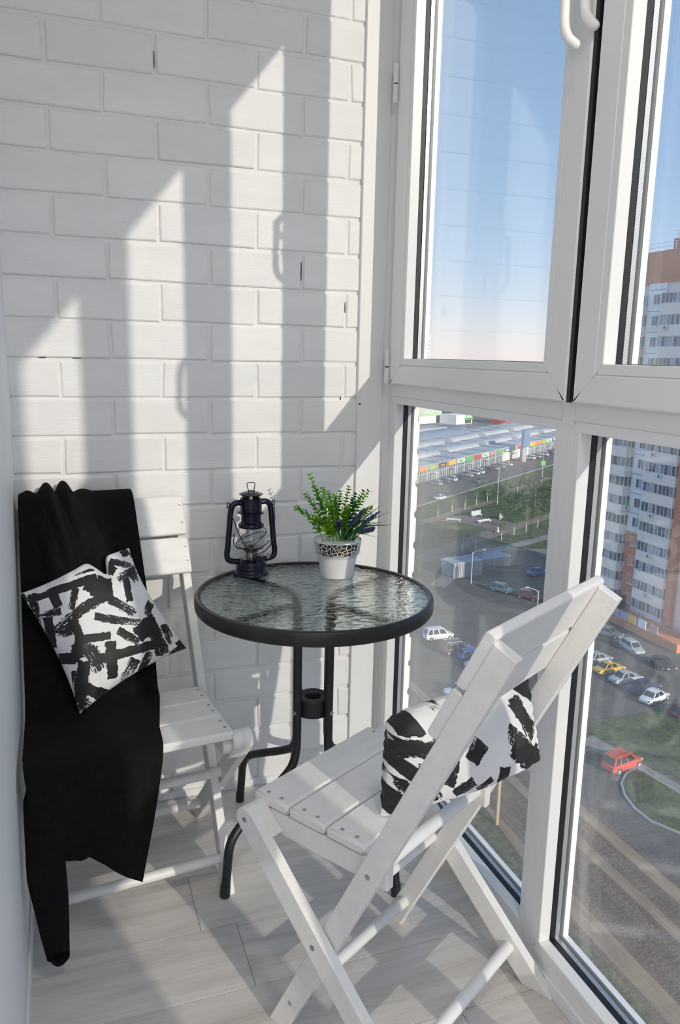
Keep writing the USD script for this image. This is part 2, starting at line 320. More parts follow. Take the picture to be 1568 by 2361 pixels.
def glazing(win, x, y0, y1, z0, z1, left, bead):
    """Glazing beads, rubber, spacer and two panes in the opening; x is the bead's face."""
    for m in mitred(x + 0.0006, x + 0.027, y0, y1, z0, z1, (bead, left, bead, bead), ch=0.0012): obj('glazing_bead', m, MATS['pvc'], win, smooth=False)
    iy0, iy1, iz0, iz1 = y0 + bead, y1 - left, z0 + bead, z1 - bead; e = 0.02
    obj('gasket', ring(x + 0.027, x + 0.039, iy0 - e, iy1 + e, iz0 - e, iz1 + e, e + 0.0006), MATS['rubber'], win, smooth=False)
    obj('spacer_bar', ring(x + 0.042, x + 0.052, iy0 - e, iy1 + e, iz0 - e, iz1 + e, e - 0.0004), MATS['spacer'], win, smooth=False)
    obj('outer_gasket', ring(x + 0.052, x + 0.061, iy0 - e, iy1 + e, iz0 - e, iz1 + e, e - 0.0002), MATS['rubber'], win, smooth=False)
    obj('outer_frame', ring(x + 0.061, x + 0.074, iy0 - e, iy1 + e, iz0 - e, iz1 + e, e + 0.0015), MATS['pvc'], win, smooth=False)
    obj('pane', cbox((x + 0.0385, iy0 - 0.01, iz0 - 0.01), (x + 0.0415, iy1 + 0.01, iz1 + 0.01)), MATS['glass_pane'], win, smooth=False)
    obj('pane', cbox((x + 0.055, iy0 - 0.01, iz0 - 0.01), (x + 0.059, iy1 + 0.01, iz1 + 0.01)), MATS['glass_pane'], win, smooth=False)

def lever(win, pts, base, r=0.0088):
    b = MB(); P = spline(pts, 7); b.add(tube(P, r, 14))
    b.add(hull([np.array(P[-1]) + q * r * 0.98 for q in trimesh.creation.icosphere(2).vertices]))
    h = obj('handle', b, MATS['pvc'], win, smooth=60)
    obj('rosette', cbox(np.array(base) - (0.006, 0.014, 0.034), np.array(base) + (0.002, 0.014, 0.034), 0.004), MATS['pvc'], h)

ZT = 2.665            # top of the frame
for k in range(4):
    lo, hi = MULL[k + 1], (MULL[k - 1] if k else None)
    lo = MULL[k]; hi = MULL[k - 1] if k else 2.148
    win = thing(f'window_{k + 1}', kind='structure')
    fr = MB()
    fr.box((XF, lo - 0.018, 0.0), (0.990, lo + 0.018, ZT), 0.0006)                      # mullion post
    ytop = hi - 0.018 if k else 2.114
    fr.box((XF, lo + 0.0186, 1.191), (0.990, ytop - 0.0006, 1.272), 0.0006)              # transom
    fr.box((XF, lo + 0.0186, 0.0), (0.990, ytop - 0.0006, 0.058), 0.0006)                # bottom rail
    fr.box((XF, lo + 0.0186, ZT - 0.075), (0.990, ytop - 0.0006, ZT), 0.0006)            # head
    if not k: fr.box((XF, 2.1145, 0.0), (0.990, 2.165, ZT), 0.0006)
    obj('frame', fr, MATS['pvc'], win, smooth=False)
    obj('head_filler', cbox((0.93, lo, ZT), (0.990, hi, ZC + 0.02)), MATS['pvc'], win, smooth=False)
    obj('sill_strip', cbox((XF - 0.005, lo - 0.018, 0.0), (XF + 0.002, hi - 0.018 if k else 2.13, 0.031), 0.0012), MATS['board_white'], win, smooth=False)
    glazing(win, XF, lo + 0.018, ytop, 0.058, 1.191, 0.021 if k else 0.031, 0.021)
    s0, s1 = lo - 0.004, (hi - 0.0274 if k else 2.098)
    wd = (0.0605, 0.0605 if k else 0.076, 0.0535, 0.056)
    for m in mitred(XS, 0.977, s0, s1, 1.2256, 2.625, wd, ch=0.003): obj('sash_bar', m, MATS['pvc'], win, smooth=False)
    glazing(win, XS, s0 + wd[0], s1 - wd[1], 1.2256 + wd[2], 2.625 - wd[3], 0.0185, 0.0185)
    if k == 0: obj('sash_seal', cbox((0.9065, s0 - 0.0105, 1.2256), (XF, s0 - 0.0005, 2.6)), MATS['rubber'], win, smooth=False)
    for z in ((1.227, 1.972) if k == 0 else ()):
        h = obj('hinge', cyl((0.8965, s1 + 0.004, z), (0.8965, s1 + 0.004, z + 0.045), 0.0066), MATS['pvc'], win)
        obj('knuckle', cyl((0.8965, s1 + 0.004, z + 0.048), (0.8965, s1 + 0.004, z + 0.095), 0.0066), MATS['pvc'], h)
        obj('pin', cyl((0.8965, s1 + 0.004, z + 0.044), (0.8965, s1 + 0.004, z + 0.049), 0.0055), MATS['rubber'], h)
    yb = s0 + 0.03
    if k == 0:
        lever(win, [(XS, 1.2865, 1.992), (0.872, 1.281, 1.994), (0.853, 1.276, 1.972), (0.851, 1.272, 1.90), (0.851, 1.269, 1.866), (0.858, 1.266, 1.847), (0.872, 1.262, 1.836)], (XS, 1.2865, 1.992))
        lever(win, [(XS, 1.272, 2.03), (0.890, 1.266, 2.03), (0.883, 1.261, 2.01), (0.882, 1.258, 1.93), (0.882, 1.256, 1.893), (0.887, 1.253, 1.877), (0.898, 1.249, 1.866)], (XS, 1.272, 2.03))
    else:
        lever(win, [(XS, yb, 1.93), (0.872, yb - 0.004, 1.932), (0.853, yb - 0.008, 1.91), (0.851, yb - 0.012, 1.84), (0.851, yb - 0.014, 1.815), (0.858, yb - 0.016, 1.797), (0.872, yb - 0.02, 1.788)], (XS, yb, 1.93))
    if k == 1: lever(win, [(XS, 1.205, 1.968), (0.885, 1.203, 1.972), (0.874, 1.201, 1.985), (0.873, 1.200, 2.005)], (XS, 1.205, 1.966))
# end post behind the camera
obj('window_5', cbox((XF, -2.6, 0.0), (0.990, MULL[3] - 0.018, ZC)), MATS['pvc'], smooth=False, kind='structure')

# added glazed end behind the camera, out of view, lets in more daylight
w6 = thing('window_6', kind='structure'); b = MB()
for x in (-0.11, 0.40, 0.91): b.box((x - 0.035, YB - 0.07, 0.0), (x + 0.035, YB, ZC))
for z in (0.03, 1.23, ZC - 0.06): b.box((-0.11, YB - 0.068, z - 0.035), (0.91, YB - 0.002, z + 0.035))
obj('frame', b, MATS['pvc'], w6, smooth=False)
for x0, x1 in ((-0.075, 0.365), (0.435, 0.875)):
    for z0, z1 in ((0.065, 1.195), (1.265, ZC - 0.095)): obj('pane', cbox((x0, YB - 0.04, z0), (x1, YB - 0.036, z1)), MATS['glass_pane'], w6, smooth=False)

# the outer brick pier beyond the glass
pier = thing('wall_outer_pier', kind='structure')
obj('mortar', cbox((0.992, 2.192, -1.2), (1.040, 2.9, 3.2)), MATS['outer_mortar'], pier, smooth=False)
for n in range(-22, 22):
    z0 = Z0 + n * PITCH + 0.035
    obj('brick', cbox((0.990, 2.186, z0 + 0.006), (1.052, 2.30, z0 + PITCH - 0.006), 0.007), MATS['outer_brick'], pier, smooth=40)

# ---------------------------------------------------------------- folding chairs (local: +y is the way the chair faces, x = 0 in the middle)
def side(u, z, x): return (x, -u, z)          # u runs backwards
DL = np.array([0.44, 0.897]); DL = DL / np.linalg.norm(DL)          # long leg, (u, z)
NL = np.array([DL[1], -DL[0]])
PS0, PS1 = np.array([-0.056, 0.432]), np.array([0.366, 0.0])        # short leg
DS = (PS1 - PS0) / np.linalg.norm(PS1 - PS0); NS = np.array([-DS[1], DS[0]])
def extrude_side(poly, x0, x1, ch=0.0018):
    """A board cut to the outline poly (u, z), from x0 to x1, edges softened."""
    P = sg.Polygon(poly); Q = P.buffer(-ch)
    a, b = np.array(P.exterior.coords)[:-1], np.array(Q.exterior.coords)[:-1]
    return hull([side(*p, x) for p in a for x in (x0 + ch, x1 - ch)] + [side(*p, x) for p in b for x in (x0, x1)])
def screw_head(p, d, r=0.0042):
    p = np.asarray(p, float); d = np.asarray(d, float) / np.linalg.norm(d); R = frame_from(d); b = MB()
    b.add(lathe([(0, 0.0009), (r * 0.45, 0.0011), (r, 0.0004), (r, -0.002)], 12), R, p); return b
def make_chair(label, loc, rz):
    c = thing('folding_chair', label, 'chair', loc, rz, 'white wooden folding chairs')
    hw = 0.021
    foot = np.array([0.01, 0.0]); top = foot + DL * 0.998
    for s in (-1, 1):
        cut = lambda t: (foot + NL * t)[0] - (foot + NL * t)[1] * DL[0] / DL[1]
        poly = [(cut(-hw), 0.0), (cut(hw), 0.0), tuple(top + NL * hw), tuple(top - NL * hw)]
        xa, xb = sorted((s * 0.182, s * 0.204))
        obj('long_leg', extrude_side(poly, xa, xb), MATS['white_wood'], c, smooth=40)
        a = np.linspace(PI / 2, 3 * PI / 2, 9); R2 = np.stack([DS, NS], 1)
        arc = [PS0 + R2 @ (np.array([math.cos(t), math.sin(t)]) * 0.024) for t in a]
        k = lambda t: (PS1 + NS * t)[0] - (PS1 + NS * t)[1] * DS[0] / DS[1]
        poly = [tuple(p) for p in arc] + [(k(-0.024), 0.0), (k(0.024), 0.0)]
        xa, xb = sorted((s * 0.2065, s * 0.2285))
        obj('short_leg', extrude_side(poly, xa, xb), MATS['white_wood'], c, smooth=40)
        # seat rail with its rounded front end, and the block between rail and short leg
        arc = [(-0.045 - 0.022 * math.cos(t), 0.421 + 0.022 * math.sin(t)) for t in np.linspace(-PI / 2, PI / 2, 9)]
        poly = [(0.245, 0.399), (0.245, 0.443), (-0.035, 0.443)] + arc[::-1]
        xa, xb = sorted((s * 0.160, s * 0.181))
        obj('seat_rail', extrude_side(poly, xa, xb), MATS['white_wood'], c, smooth=40)
        arc = [PS0 + R2 @ (np.array([math.cos(t), math.sin(t)]) * 0.0235) for t in a]
        poly = [tuple(p) for p in arc] + [tuple(PS0 + DS * 0.055 - NS * 0.0235), tuple(PS0 + DS * 0.055 + NS * 0.0235)]
        xa, xb = sorted((s * 0.181, s * 0.2065))
        obj('spacer_block', extrude_side(poly, xa, xb), MATS['white_wood'], c, smooth=40)
        for (u, z) in ((-0.056, 0.432),): obj('screw', screw_head(side(u, z, s * 0.2285), (s, 0, 0), 0.0055), MATS['zinc'], c)
        pv = (0.1195, 0.2495)
        obj('screw', screw_head(side(*pv, s * 0.2285), (s, 0, 0), 0.006), MATS['zinc'], c)
        for q in (foot + DL * 0.075, foot + DL * 0.478): obj('screw', screw_head(side(*q, s * 0.204), (s, 0, 0), 0.0055), MATS['zinc'], c)
    for i in range(3):
        f0 = 0.078 - i * 0.0925
        b = MB(); b.add(cbox((-0.183, f0 - 0.0895, 0.4435), (0.183, f0, 0.4655), 0.005))
        obj('seat_slat', b, MATS['white_wood'], c, smooth=40)
        for s in (-1, 1):
            for y in (f0 - 0.028, f0 - 0.062): obj('screw', screw_head((s * 0.169, y, 0.4655), (0, 0, 1)), MATS['zinc'], c)
    for a0, a1 in ((0.90, 1.008), (0.795, 0.893)):
        p0, p1 = foot + DL * a0 - NL * (hw + 0.010), foot + DL * a1 - NL * (hw + 0.010)
        poly = [tuple(p0 - NL * 0.0095), tuple(p0 + NL * 0.0098), tuple(p1 + NL * 0.0098), tuple(p1 - NL * 0.0095)]
        P = sg.Polygon(poly).buffer(-0.006).buffer(0.006, 4)
        obj('back_slat', extrude_side(np.array(P.exterior.coords)[:-1], -0.203, 0.203), MATS['white_wood'], c, smooth=40)
        for s in (-1, 1):
            for a in (a0 + 0.03, a1 - 0.03):
                q = foot + DL * a - NL * (hw + 0.0195); obj('screw', screw_head(side(*q, s * 0.192), (0, NL[0], -NL[1])), MATS['zinc'], c)
    for q, x, r in ((foot + DL * 0.075, 0.183, 0.0125), (foot + DL * 0.478, 0.183, 0.0125), (PS0 + DS * 0.235, 0.2075, 0.0125), (PS1 - DS * 0.10, 0.2075, 0.0125)):
        obj('rung', cyl(side(*q, -x), side(*q, x), r, 24), MATS['white_dowel'], c, smooth=60)
    return c
TH1, TH2 = 0.1138 + PI, 0.5358
C1, C2 = np.array([0.1543, 1.6727, 0.0]), np.array([0.5261, 1.3925, 0.0])
make_chair('white folding chair against the brick wall, draped with a black blanket', C1, TH1)
make_chair('white folding chair beside the window in the foreground, seen from behind', C2, TH2)

# ---------------------------------------------------------------- bistro table
TC = np.array([0.595, 1.815, 0.0]); TZ = 0.710
tb = thing('bistro_table', 'round bistro table with rippled glass top and black metal rim and legs', 'table', TC)
obj('glass_top', lathe([(0, TZ - 0.006), (0.2905, TZ - 0.006), (0.2905, TZ), (0, TZ)], 96), MATS['rippled_glass'], tb, smooth=30)
prof = [(0.2865, TZ + 0.0015), (0.290, TZ + 0.004), (0.2965, TZ + 0.0035), (0.3005, TZ - 0.001), (0.3015, TZ - 0.012), (0.3005, TZ - 0.026), (0.2975, TZ - 0.031), (0.293, TZ - 0.032), (0.2915, TZ - 0.029), (0.2915, TZ - 0.007), (0.2865, TZ - 0.0075), (0.2865, TZ + 0.0015)]
obj('rim', lathe(prof, 128), MATS['dark_metal'], tb, smooth=50)
for k in range(4):
    a = math.radians(27.5 + 90 * k); d = np.array([math.cos(a), math.sin(a), 0.0]); z = np.array([0, 0, 1.0])
    P = [d * 0.286 + z * 0.690, d * 0.16 + z * 0.688, d * 0.095 + z * 0.684, d * 0.066 + z * 0.664, d * 0.058 + z * 0.62, d * 0.057 + z * 0.5, d * 0.057 + z * 0.36, d * 0.059 + z * 0.30, d * 0.072 + z * 0.262, d * 0.105 + z * 0.238, d * 0.17 + z * 0.206, d * 0.235 + z * 0.174, d * 0.268 + z * 0.150, d * 0.283 + z * 0.118, d * 0.290 + z * 0.06, d * 0.296 + z * 0.012]
    leg = obj('leg', tube(spline(P, 6), 0.0112, 16), MATS['dark_metal'], tb, smooth=70)
    obj('foot_cap', tube([d * 0.2945 + z * 0.03, d * 0.2965 + z * 0.003, d * 0.2968 + z * 0.0], [0.0124, 0.0124, 0.009], 16), MATS['black_plastic'], leg, smooth=50)
    q = d * 0.0685 + z * 0.405
    obj('bolt', screw_head(q, d, 0.006), MATS['zinc'], tb)
obj('leg_ring', lathe([(0.020, 0.388), (0.043, 0.386), (0.046, 0.390), (0.046, 0.428), (0.042, 0.433), (0.022, 0.431), (0.019, 0.426), (0.019, 0.392), (0.020, 0.388)], 48), MATS['black_plastic'], tb, smooth=40)

# ---------------------------------------------------------------- hurricane lantern
LC = np.array([0.481, 2.028, TZ + 0.0005])
ln = thing('hurricane_lantern', 'navy blue hurricane lantern standing on the glass table top', 'lantern', LC)
navy = MATS['navy_enamel']
obj('tank', lathe([(0, 0.0), (0.047, 0.0), (0.0485, 0.003), (0.0475, 0.008), (0.0435, 0.011), (0.0415, 0.014), (0.0415, 0.019), (0.0425, 0.021), (0.0415, 0.023), (0.0410, 0.034), (0.0395, 0.039), (0.034, 0.043), (0.026, 0.0455), (0.018, 0.047), (0, 0.047)], 64), navy, ln, smooth=35)
obj('burner', lathe([(0.026, 0.0455), (0.021, 0.050), (0.0175, 0.0505), (0.0175, 0.062), (0.0188, 0.0625), (0.0188, 0.0645), (0.016, 0.066), (0.027, 0.072), (0.031, 0.077), (0.0315, 0.079), (0.02, 0.078), (0.010, 0.084), (0.004, 0.086), (0, 0.086)], 40), MATS['burner_steel'], ln, smooth=35)
gl = [(0.0305, 0.078), (0.0335, 0.083), (0.0365, 0.093), (0.0372, 0.102), (0.0362, 0.114), (0.0335, 0.126), (0.0310, 0.133), (0.0302, 0.137)]
obj('globe', lathe(gl + [(r - 0.0014, z) for r, z in gl[::-1]] + [gl[0]], 56), MATS['lamp_glass'], ln, smooth=60)
hd = obj('hood', lathe([(0.026, 0.136), (0.0335, 0.132), (0.0345, 0.134), (0.0345, 0.138), (0.0325, 0.142), (0.029, 0.1445), (0.0268, 0.147), (0.0265, 0.165), (0.0285, 0.169), (0.0370, 0.1715), (0.0375, 0.1728), (0.0330, 0.1745), (0.0285, 0.1765), (0.0285, 0.185), (0.0294, 0.187), (0.0285, 0.189), (0.0285, 0.206), (0.0293, 0.2085), (0.0285, 0.211), (0.0255, 0.2125), (0.0245, 0.212), (0, 0.211)], 56), navy, ln, smooth=35)
for k in range(6):
    a = k * PI / 3 + 0.2; b = MB(); b.add(lathe([(0, 0.0003), (0.0017, 0.0003), (0.0017, -0.001)], 10), frame_from((math.cos(a), math.sin(a), 0)), (0.0267 * math.cos(a), 0.0267 * math.sin(a), 0.156))
    obj('air_hole', b, MATS['rubber'], hd)
b = MB()
for k in range(4):
    t = np.linspace(k * PI / 2 + 0.25, k * PI / 2 + 1.15, 8); V = [(0.0235 * math.cos(x), 0.0235 * math.sin(x), z) for x in t for z in (0.211, 0.2225)]
    F = [(2 * i, 2 * i + 2, 2 * i + 3) for i in range(7)] + [(2 * i, 2 * i + 3, 2 * i + 1) for i in range(7)]; b.add((V, F)); b.add((np.array(V) * (0.96, 0.96, 1), [f[::-1] for f in F]))
obj('chimney', b, navy, ln)
obj('cap', lathe([(0, 0.230), (0.016, 0.229), (0.0225, 0.2272), (0.0235, 0.2262), (0.0315, 0.2235), (0.0320, 0.2222), (0.031, 0.2212), (0.022, 0.2222), (0, 0.2225)], 56), navy, ln, smooth=30)
P = [(-0.0075, -0.012, 0.2235), (-0.0078, -0.004, 0.2305), (-0.009, 0.0, 0.240), (-0.0112, 0.0, 0.249), (-0.0095, 0.0, 0.2525), (0.0, 0.0, 0.254), (0.0095, 0.0, 0.2525), (0.0112, 0.0, 0.249), (0.009, 0.0, 0.240), (0.0078, -0.004, 0.2305), (0.0075, -0.012, 0.2235)]
obj('lift_ring', tube(spline(P, 6), 0.0011, 8), MATS['wire'], ln, smooth=70)
obj('lift_ring', cyl((-0.0085, 0, 0.2315), (0.0085, 0, 0.2315), 0.0013, 8), MATS['wire'], ln)
DX = np.array([0.995, 0.10, 0.0])
for s in (-1, 1):
    P = [DX * s * 0.026 + (0, 0, 0.199), DX * s * 0.040 + (0, 0, 0.2005), DX * s * 0.0515 + (0, 0, 0.1945), DX * s * 0.0565 + (0, 0, 0.181), DX * s * 0.0605 + (0, 0, 0.14), DX * s * 0.0655 + (0, 0, 0.085), DX * s * 0.0685 + (0, 0, 0.062), DX * s * 0.0650 + (0, 0, 0.047), DX * s * 0.0540 + (0, 0, 0.0415), DX * s * 0.034 + (0, 0, 0.0385)]
    obj('side_tube', tube(spline(P, 7), 0.0078, 18), navy, ln, smooth=70)
    e = DX * s * 0.0635 + (0, -0.001, 0.193)
    obj('bail_lug', tube(spline([e + (-0.002, 0, -0.006), e + (0.003 * s, 0, 0.001), e + (0.003 * s, 0, 0.008), e + (-0.002 * s, 0, 0.009), e + (-0.003 * s, 0, 0.002)], 5), 0.0013, 8), navy, ln, smooth=60)
P = [DX * -0.0645 + (0, -0.004, 0.193), DX * -0.056 + (0, -0.024, 0.165), DX * -0.044 + (0, -0.040, 0.125), DX * -0.026 + (0, -0.048, 0.090), DX * -0.006 + (0, -0.050, 0.070), DX * 0.02 + (0, -0.049, 0.071), DX * 0.044 + (0, -0.042, 0.088), DX * 0.058 + (0, -0.030, 0.120), DX * 0.0645 + (0, -0.014, 0.165), DX * 0.0655 + (0, -0.003, 0.195)]
obj('bail', tube(spline(P, 8), 0.0012, 8), MATS['wire'], ln, smooth=70)
b = MB()
for ph, tilt in ((0.3, 0.42), (2.0, -0.42)):
    P = [(0.0405 * math.cos(t), 0.0405 * math.sin(t), 0.101 + tilt * 0.05 * math.cos(t - ph) * 1.15) for t in np.linspace(0, 2 * PI, 48)]; b.add(tube(P, 0.0009, 7))
b.add(tube([(0.033 * math.cos(t), 0.033 * math.sin(t), 0.0765) for t in np.linspace(0, 2 * PI, 40)], 0.0012, 7))
b.add(tube(spline([DX * 0.030 + (0, -0.01, 0.0765), DX * 0.042 + (0, -0.008, 0.083), DX * 0.050 + (0, -0.006, 0.090), DX * 0.0545 + (0, -0.004, 0.088)], 6), 0.0012, 7))
b.add(tube(spline([DX * -0.032 + (0, -0.01, 0.0765), DX * -0.040 + (0, -0.01, 0.077), DX * -0.043 + (0, -0.009, 0.084), DX * -0.049 + (0, -0.008, 0.085), DX * -0.051 + (0, -0.007, 0.10), DX * -0.048 + (0, -0.007, 0.112), DX * -0.053 + (0, -0.006, 0.117)], 6), 0.0013, 7))
obj('globe_guard', b, MATS['wire'], ln, smooth=70)
obj('filler_cap', lathe([(0.0125, 0.036), (0.0125, 0.0445), (0.0135, 0.045), (0.0135, 0.0525), (0.0120, 0.0545), (0.007, 0.055), (0.006, 0.0565), (0, 0.0565)], 28, (0.013, -0.0265, 0.0)), navy, ln, smooth=35)
kb = MB(); kb.add(tube([(0.018, -0.006, 0.054), (0.041, -0.022, 0.0545)], 0.0016, 8))
kd = np.array([0.55, -0.83, 0.0]); kb.add(lathe([(0, 0.002), (0.005, 0.0022), (0.0078, 0.0012), (0.0082, 0.0), (0.0078, -0.001), (0, -0.002)], 20), frame_from(kd), (0.042, -0.0225, 0.0545))
obj('wick_knob', kb, MATS['chrome'], ln, smooth=40)

# ---------------------------------------------------------------- pot with artificial greenery
PC = np.array([0.703, 1.951, TZ + 0.0005])
pt = thing('potted_plant', 'white pot with cut-out lattice rim holding green sprigs and purple lavender', 'plant pot', PC)
obj('pot', lathe([(0, 0.0), (0.0415, 0.0), (0.0432, 0.0015), (0.0445, 0.008), (0.0535, 0.056), (0.0545, 0.060), (0.0590, 0.0645), (0.0597, 0.0665), (0.0578, 0.0668), (0.0520, 0.060), (0.043, 0.008), (0, 0.006)], 72), MATS['pot_plastic'], pt, smooth=35)
def ribbon(poly, r0, r1, z0, th):
    """A flat lattice (x along the rim, y up) bent round the pot."""
    P2 = poly.segmentize(0.004); m = trimesh.creation.extrude_polygon(P2, th, engine='earcut')
    v = np.array(m.vertices); h = v[:, 1].max(); a = v[:, 0] / 0.0625; r = r0 + (r1 - r0) * v[:, 1] / h + v[:, 2]
    return np.stack([r * np.cos(a), r * np.sin(a), z0 + v[:, 1]], 1), m.faces
Lr = 2 * PI * 0.0625; hh = 0.0355
rg = np.random.default_rng(5); pts = np.stack([rg.uniform(0, Lr, 210), rg.uniform(-0.004, hh + 0.004, 210)], 1); pts = np.vstack([pts, pts + (Lr, 0), pts - (Lr, 0)])
vo = Voronoi(pts); holes = []
for i in range(210):
    reg = vo.regions[vo.point_region[i]]
    if reg and -1 not in reg:
        cell = sg.Polygon(vo.vertices[reg]).buffer(-0.00085, join_style=2)
        if not cell.is_empty and cell.area > 4e-6: holes.append(cell)
hs = unary_union(holes + [sg.Polygon(np.array(h.exterior.coords) + (Lr, 0)) for h in holes if h.bounds[0] < 0] + [sg.Polygon(np.array(h.exterior.coords) - (Lr, 0)) for h in holes if h.bounds[2] > Lr])
strip = sg.box(0, 0, Lr, hh).difference(hs.intersection(sg.box(-1, 0.002, 1, hh - 0.002)))
b = MB()
for g in getattr(strip, 'geoms', [strip]): b.add(ribbon(g, 0.0588, 0.0640, 0.0665, 0.0013))
obj('lattice_band', b, MATS['pot_plastic'], pt, smooth=30)
obj('rim', lathe([(0.0636, 0.1010), (0.0655, 0.1010), (0.0660, 0.1025), (0.0655, 0.1042), (0.0636, 0.1042), (0.0636, 0.1010)], 72), MATS['pot_plastic'], pt, smooth=40)
obj('liner', lathe([(0, 0.09), (0.054, 0.094), (0.0565, 0.098), (0.0535, 0.066), (0.052, 0.062)], 40), MATS['pot_inside'], pt, smooth=40)
def leaf(p, d, n, L, W):
    """A small spoon-shaped leaf: eight triangles, cupped."""
    d = np.asarray(d) / np.linalg.norm(d); s = np.cross(n, d); s /= np.linalg.norm(s); n = np.cross(d, s)
    V = [p] + [p + d * L * a + s * W * w + n * L * c for a, w, c in ((.3, -.35, .05), (.3, .35, .05), (.68, -.5, .10), (.68, .5, .10), (1, 0, .0), (.68, 0, -.02), (.3, 0, -.01))]
    return V, [(0, 1, 7), (0, 7, 2), (1, 3, 6), (1, 6, 7), (2, 7, 6), (2, 6, 4), (3, 5, 6), (4, 6, 5)]
rg = np.random.default_rng(11)
sprigs = [(-.055, -.028, .135, 'sprig_lime'), (-.085, .02, .115, 'sprig_green'), (-.068, -.01, .06, 'sprig_lime'), (-.078, .01, .165, 'sprig_green'), (-.06, .012, .13, 'sprig_green'), (-.03, -.03, .095, 'sprig_lime'), (-.025, .01, .120, 'sprig_green'), (-.05, -.04, .04, 'sprig_lime'), (-.118, .0, .088, 'sprig_green'), (-.018, -.02, .115, 'sprig_green'),
          (.012, .02, .118, 'sprig_green'), (.035, .015, .130, 'sprig_lime'), (.055, .02, .110, 'sprig_dark'), (.075, .01, .118, 'sprig_green'), (.085, .0, .12, 'sprig_lime'), (.045, -.01, .095, 'sprig_dark'), (.10, .015, .075, 'sprig_lime'), (.02, -.02, .085, 'sprig_lime'), (.0, .02, .095, 'sprig_dark')]
for tx, ty, tz, mm in sprigs:
    p0 = np.array([tx * 0.3, ty * 0.5, 0.092]); p2 = np.array([tx, ty, 0.100 + tz * 1.08]); p1 = p0 * 0.55 + p2 * 0.45 + (0, 0, 0.022)
    P = spline([p0, p1, p2], 7); b = MB(); b.add(tube(P, 0.0009, 6)); L = len(P)
    for i in range(3, L):
        t = P[min(i + 1, L - 1)] - P[i - 1]; t /= np.linalg.norm(t); a0 = i * 1.4 + rg.uniform(0, 0.5)
        for q in range(3 if i < L - 2 else 4):
            a = a0 + q * 2 * PI / 3; x = np.cross(t, (0.3, 1, 0.1)); x /= np.linalg.norm(x); y = np.cross(t, x)
            o = x * math.cos(a) + y * math.sin(a); k = 1.0 - 0.45 * (i / L)
            b.add(leaf(P[i], o + t * 0.55, t, rg.uniform(0.0165, 0.0215) * k, rg.uniform(0.0145, 0.0190) * k))
    obj('leafy_sprig', b, MATS[mm], pt, smooth=60)
for (tx, ty, tz) in ((-.014, -.045, .060), (.038, -.035, .068), (.066, -.02, .085), (.092, -.035, .070), (.108, -.02, .074), (.085, -.05, .040), (.088, -.035, .030)):
    p0 = np.array([tx * 0.3, ty * 0.5, 0.09]); p2 = np.array([tx, ty, 0.10 + tz]); P = spline([p0, (p0 + p2) / 2 + (0, 0, 0.012), p2], 12)
    sp = obj('lavender_spike', tube(P, 0.0010, 6), MATS['stem_dark'], pt, smooth=60); b = MB(); L = len(P)
    for i in range(int(L * 0.45), L):
        t = P[min(i + 1, L - 1)] - P[i - 1]; t /= np.linalg.norm(t); fat = 1 - 0.55 * max(0, (i - L * 0.75) / (L * 0.25))
        for q in range(9):
            a = q * 0.7 + i * 2.4; x = np.cross(t, (0.2, 1, 0.1)); x /= np.linalg.norm(x); y = np.cross(t, x); o = x * math.cos(a) + y * math.sin(a)
            p = P[i] + t * rg.uniform(-.003, .003); b.add(leaf(p, o + t * 0.9, t, rg.uniform(.0085, .0125) * fat, 0.0034))
    obj('blossom', b, MATS['lavender'], sp, smooth=60)
for i in range(34):
    a = rg.uniform(-1.0, 0.75); ln_ = rg.uniform(0.07, 0.155); d = np.array([math.cos(a) * rg.uniform(0.5, 1.0), -0.35 * rg.random() + 0.3 * math.sin(a), rg.uniform(0.25, 0.95)]); d /= np.linalg.norm(d)
    if i > 28: d[0] *= -0.4
    p0 = np.array([rg.uniform(0.0, 0.03), rg.uniform(-0.03, 0.02), 0.092]); P = spline([p0, p0 + d * ln_ * 0.5 + (0, 0, 0.010), p0 + d * ln_ + (0.01, -0.004, -0.02 * rg.random())], 6); L = len(P); s = np.cross(d, (0, 1, 0.3)); s /= np.linalg.norm(s)
    w = 0.0019 * np.sin(np.linspace(0.5, PI, L)) + 0.0001; V = np.vstack([P - s * w[:, None], P + s * w[:, None], P + np.cross(s, d) * 0.0006])
    F = [(q, q + 1, 2 * L + q + 1) for q in range(L - 1)] + [(q, 2 * L + q + 1, 2 * L + q) for q in range(L - 1)] + [(L + q, 2 * L + q, 2 * L + q + 1) for q in range(L - 1)] + [(L + q, 2 * L + q + 1, L + q + 1) for q in range(L - 1)] + [(q, L + q, L + q + 1) for q in range(L - 1)] + [(q, L + q + 1, q + 1) for q in range(L - 1)]
    obj('grass_blade', (V, np.array(F)), MATS['grass_blade'], pt, smooth=60)

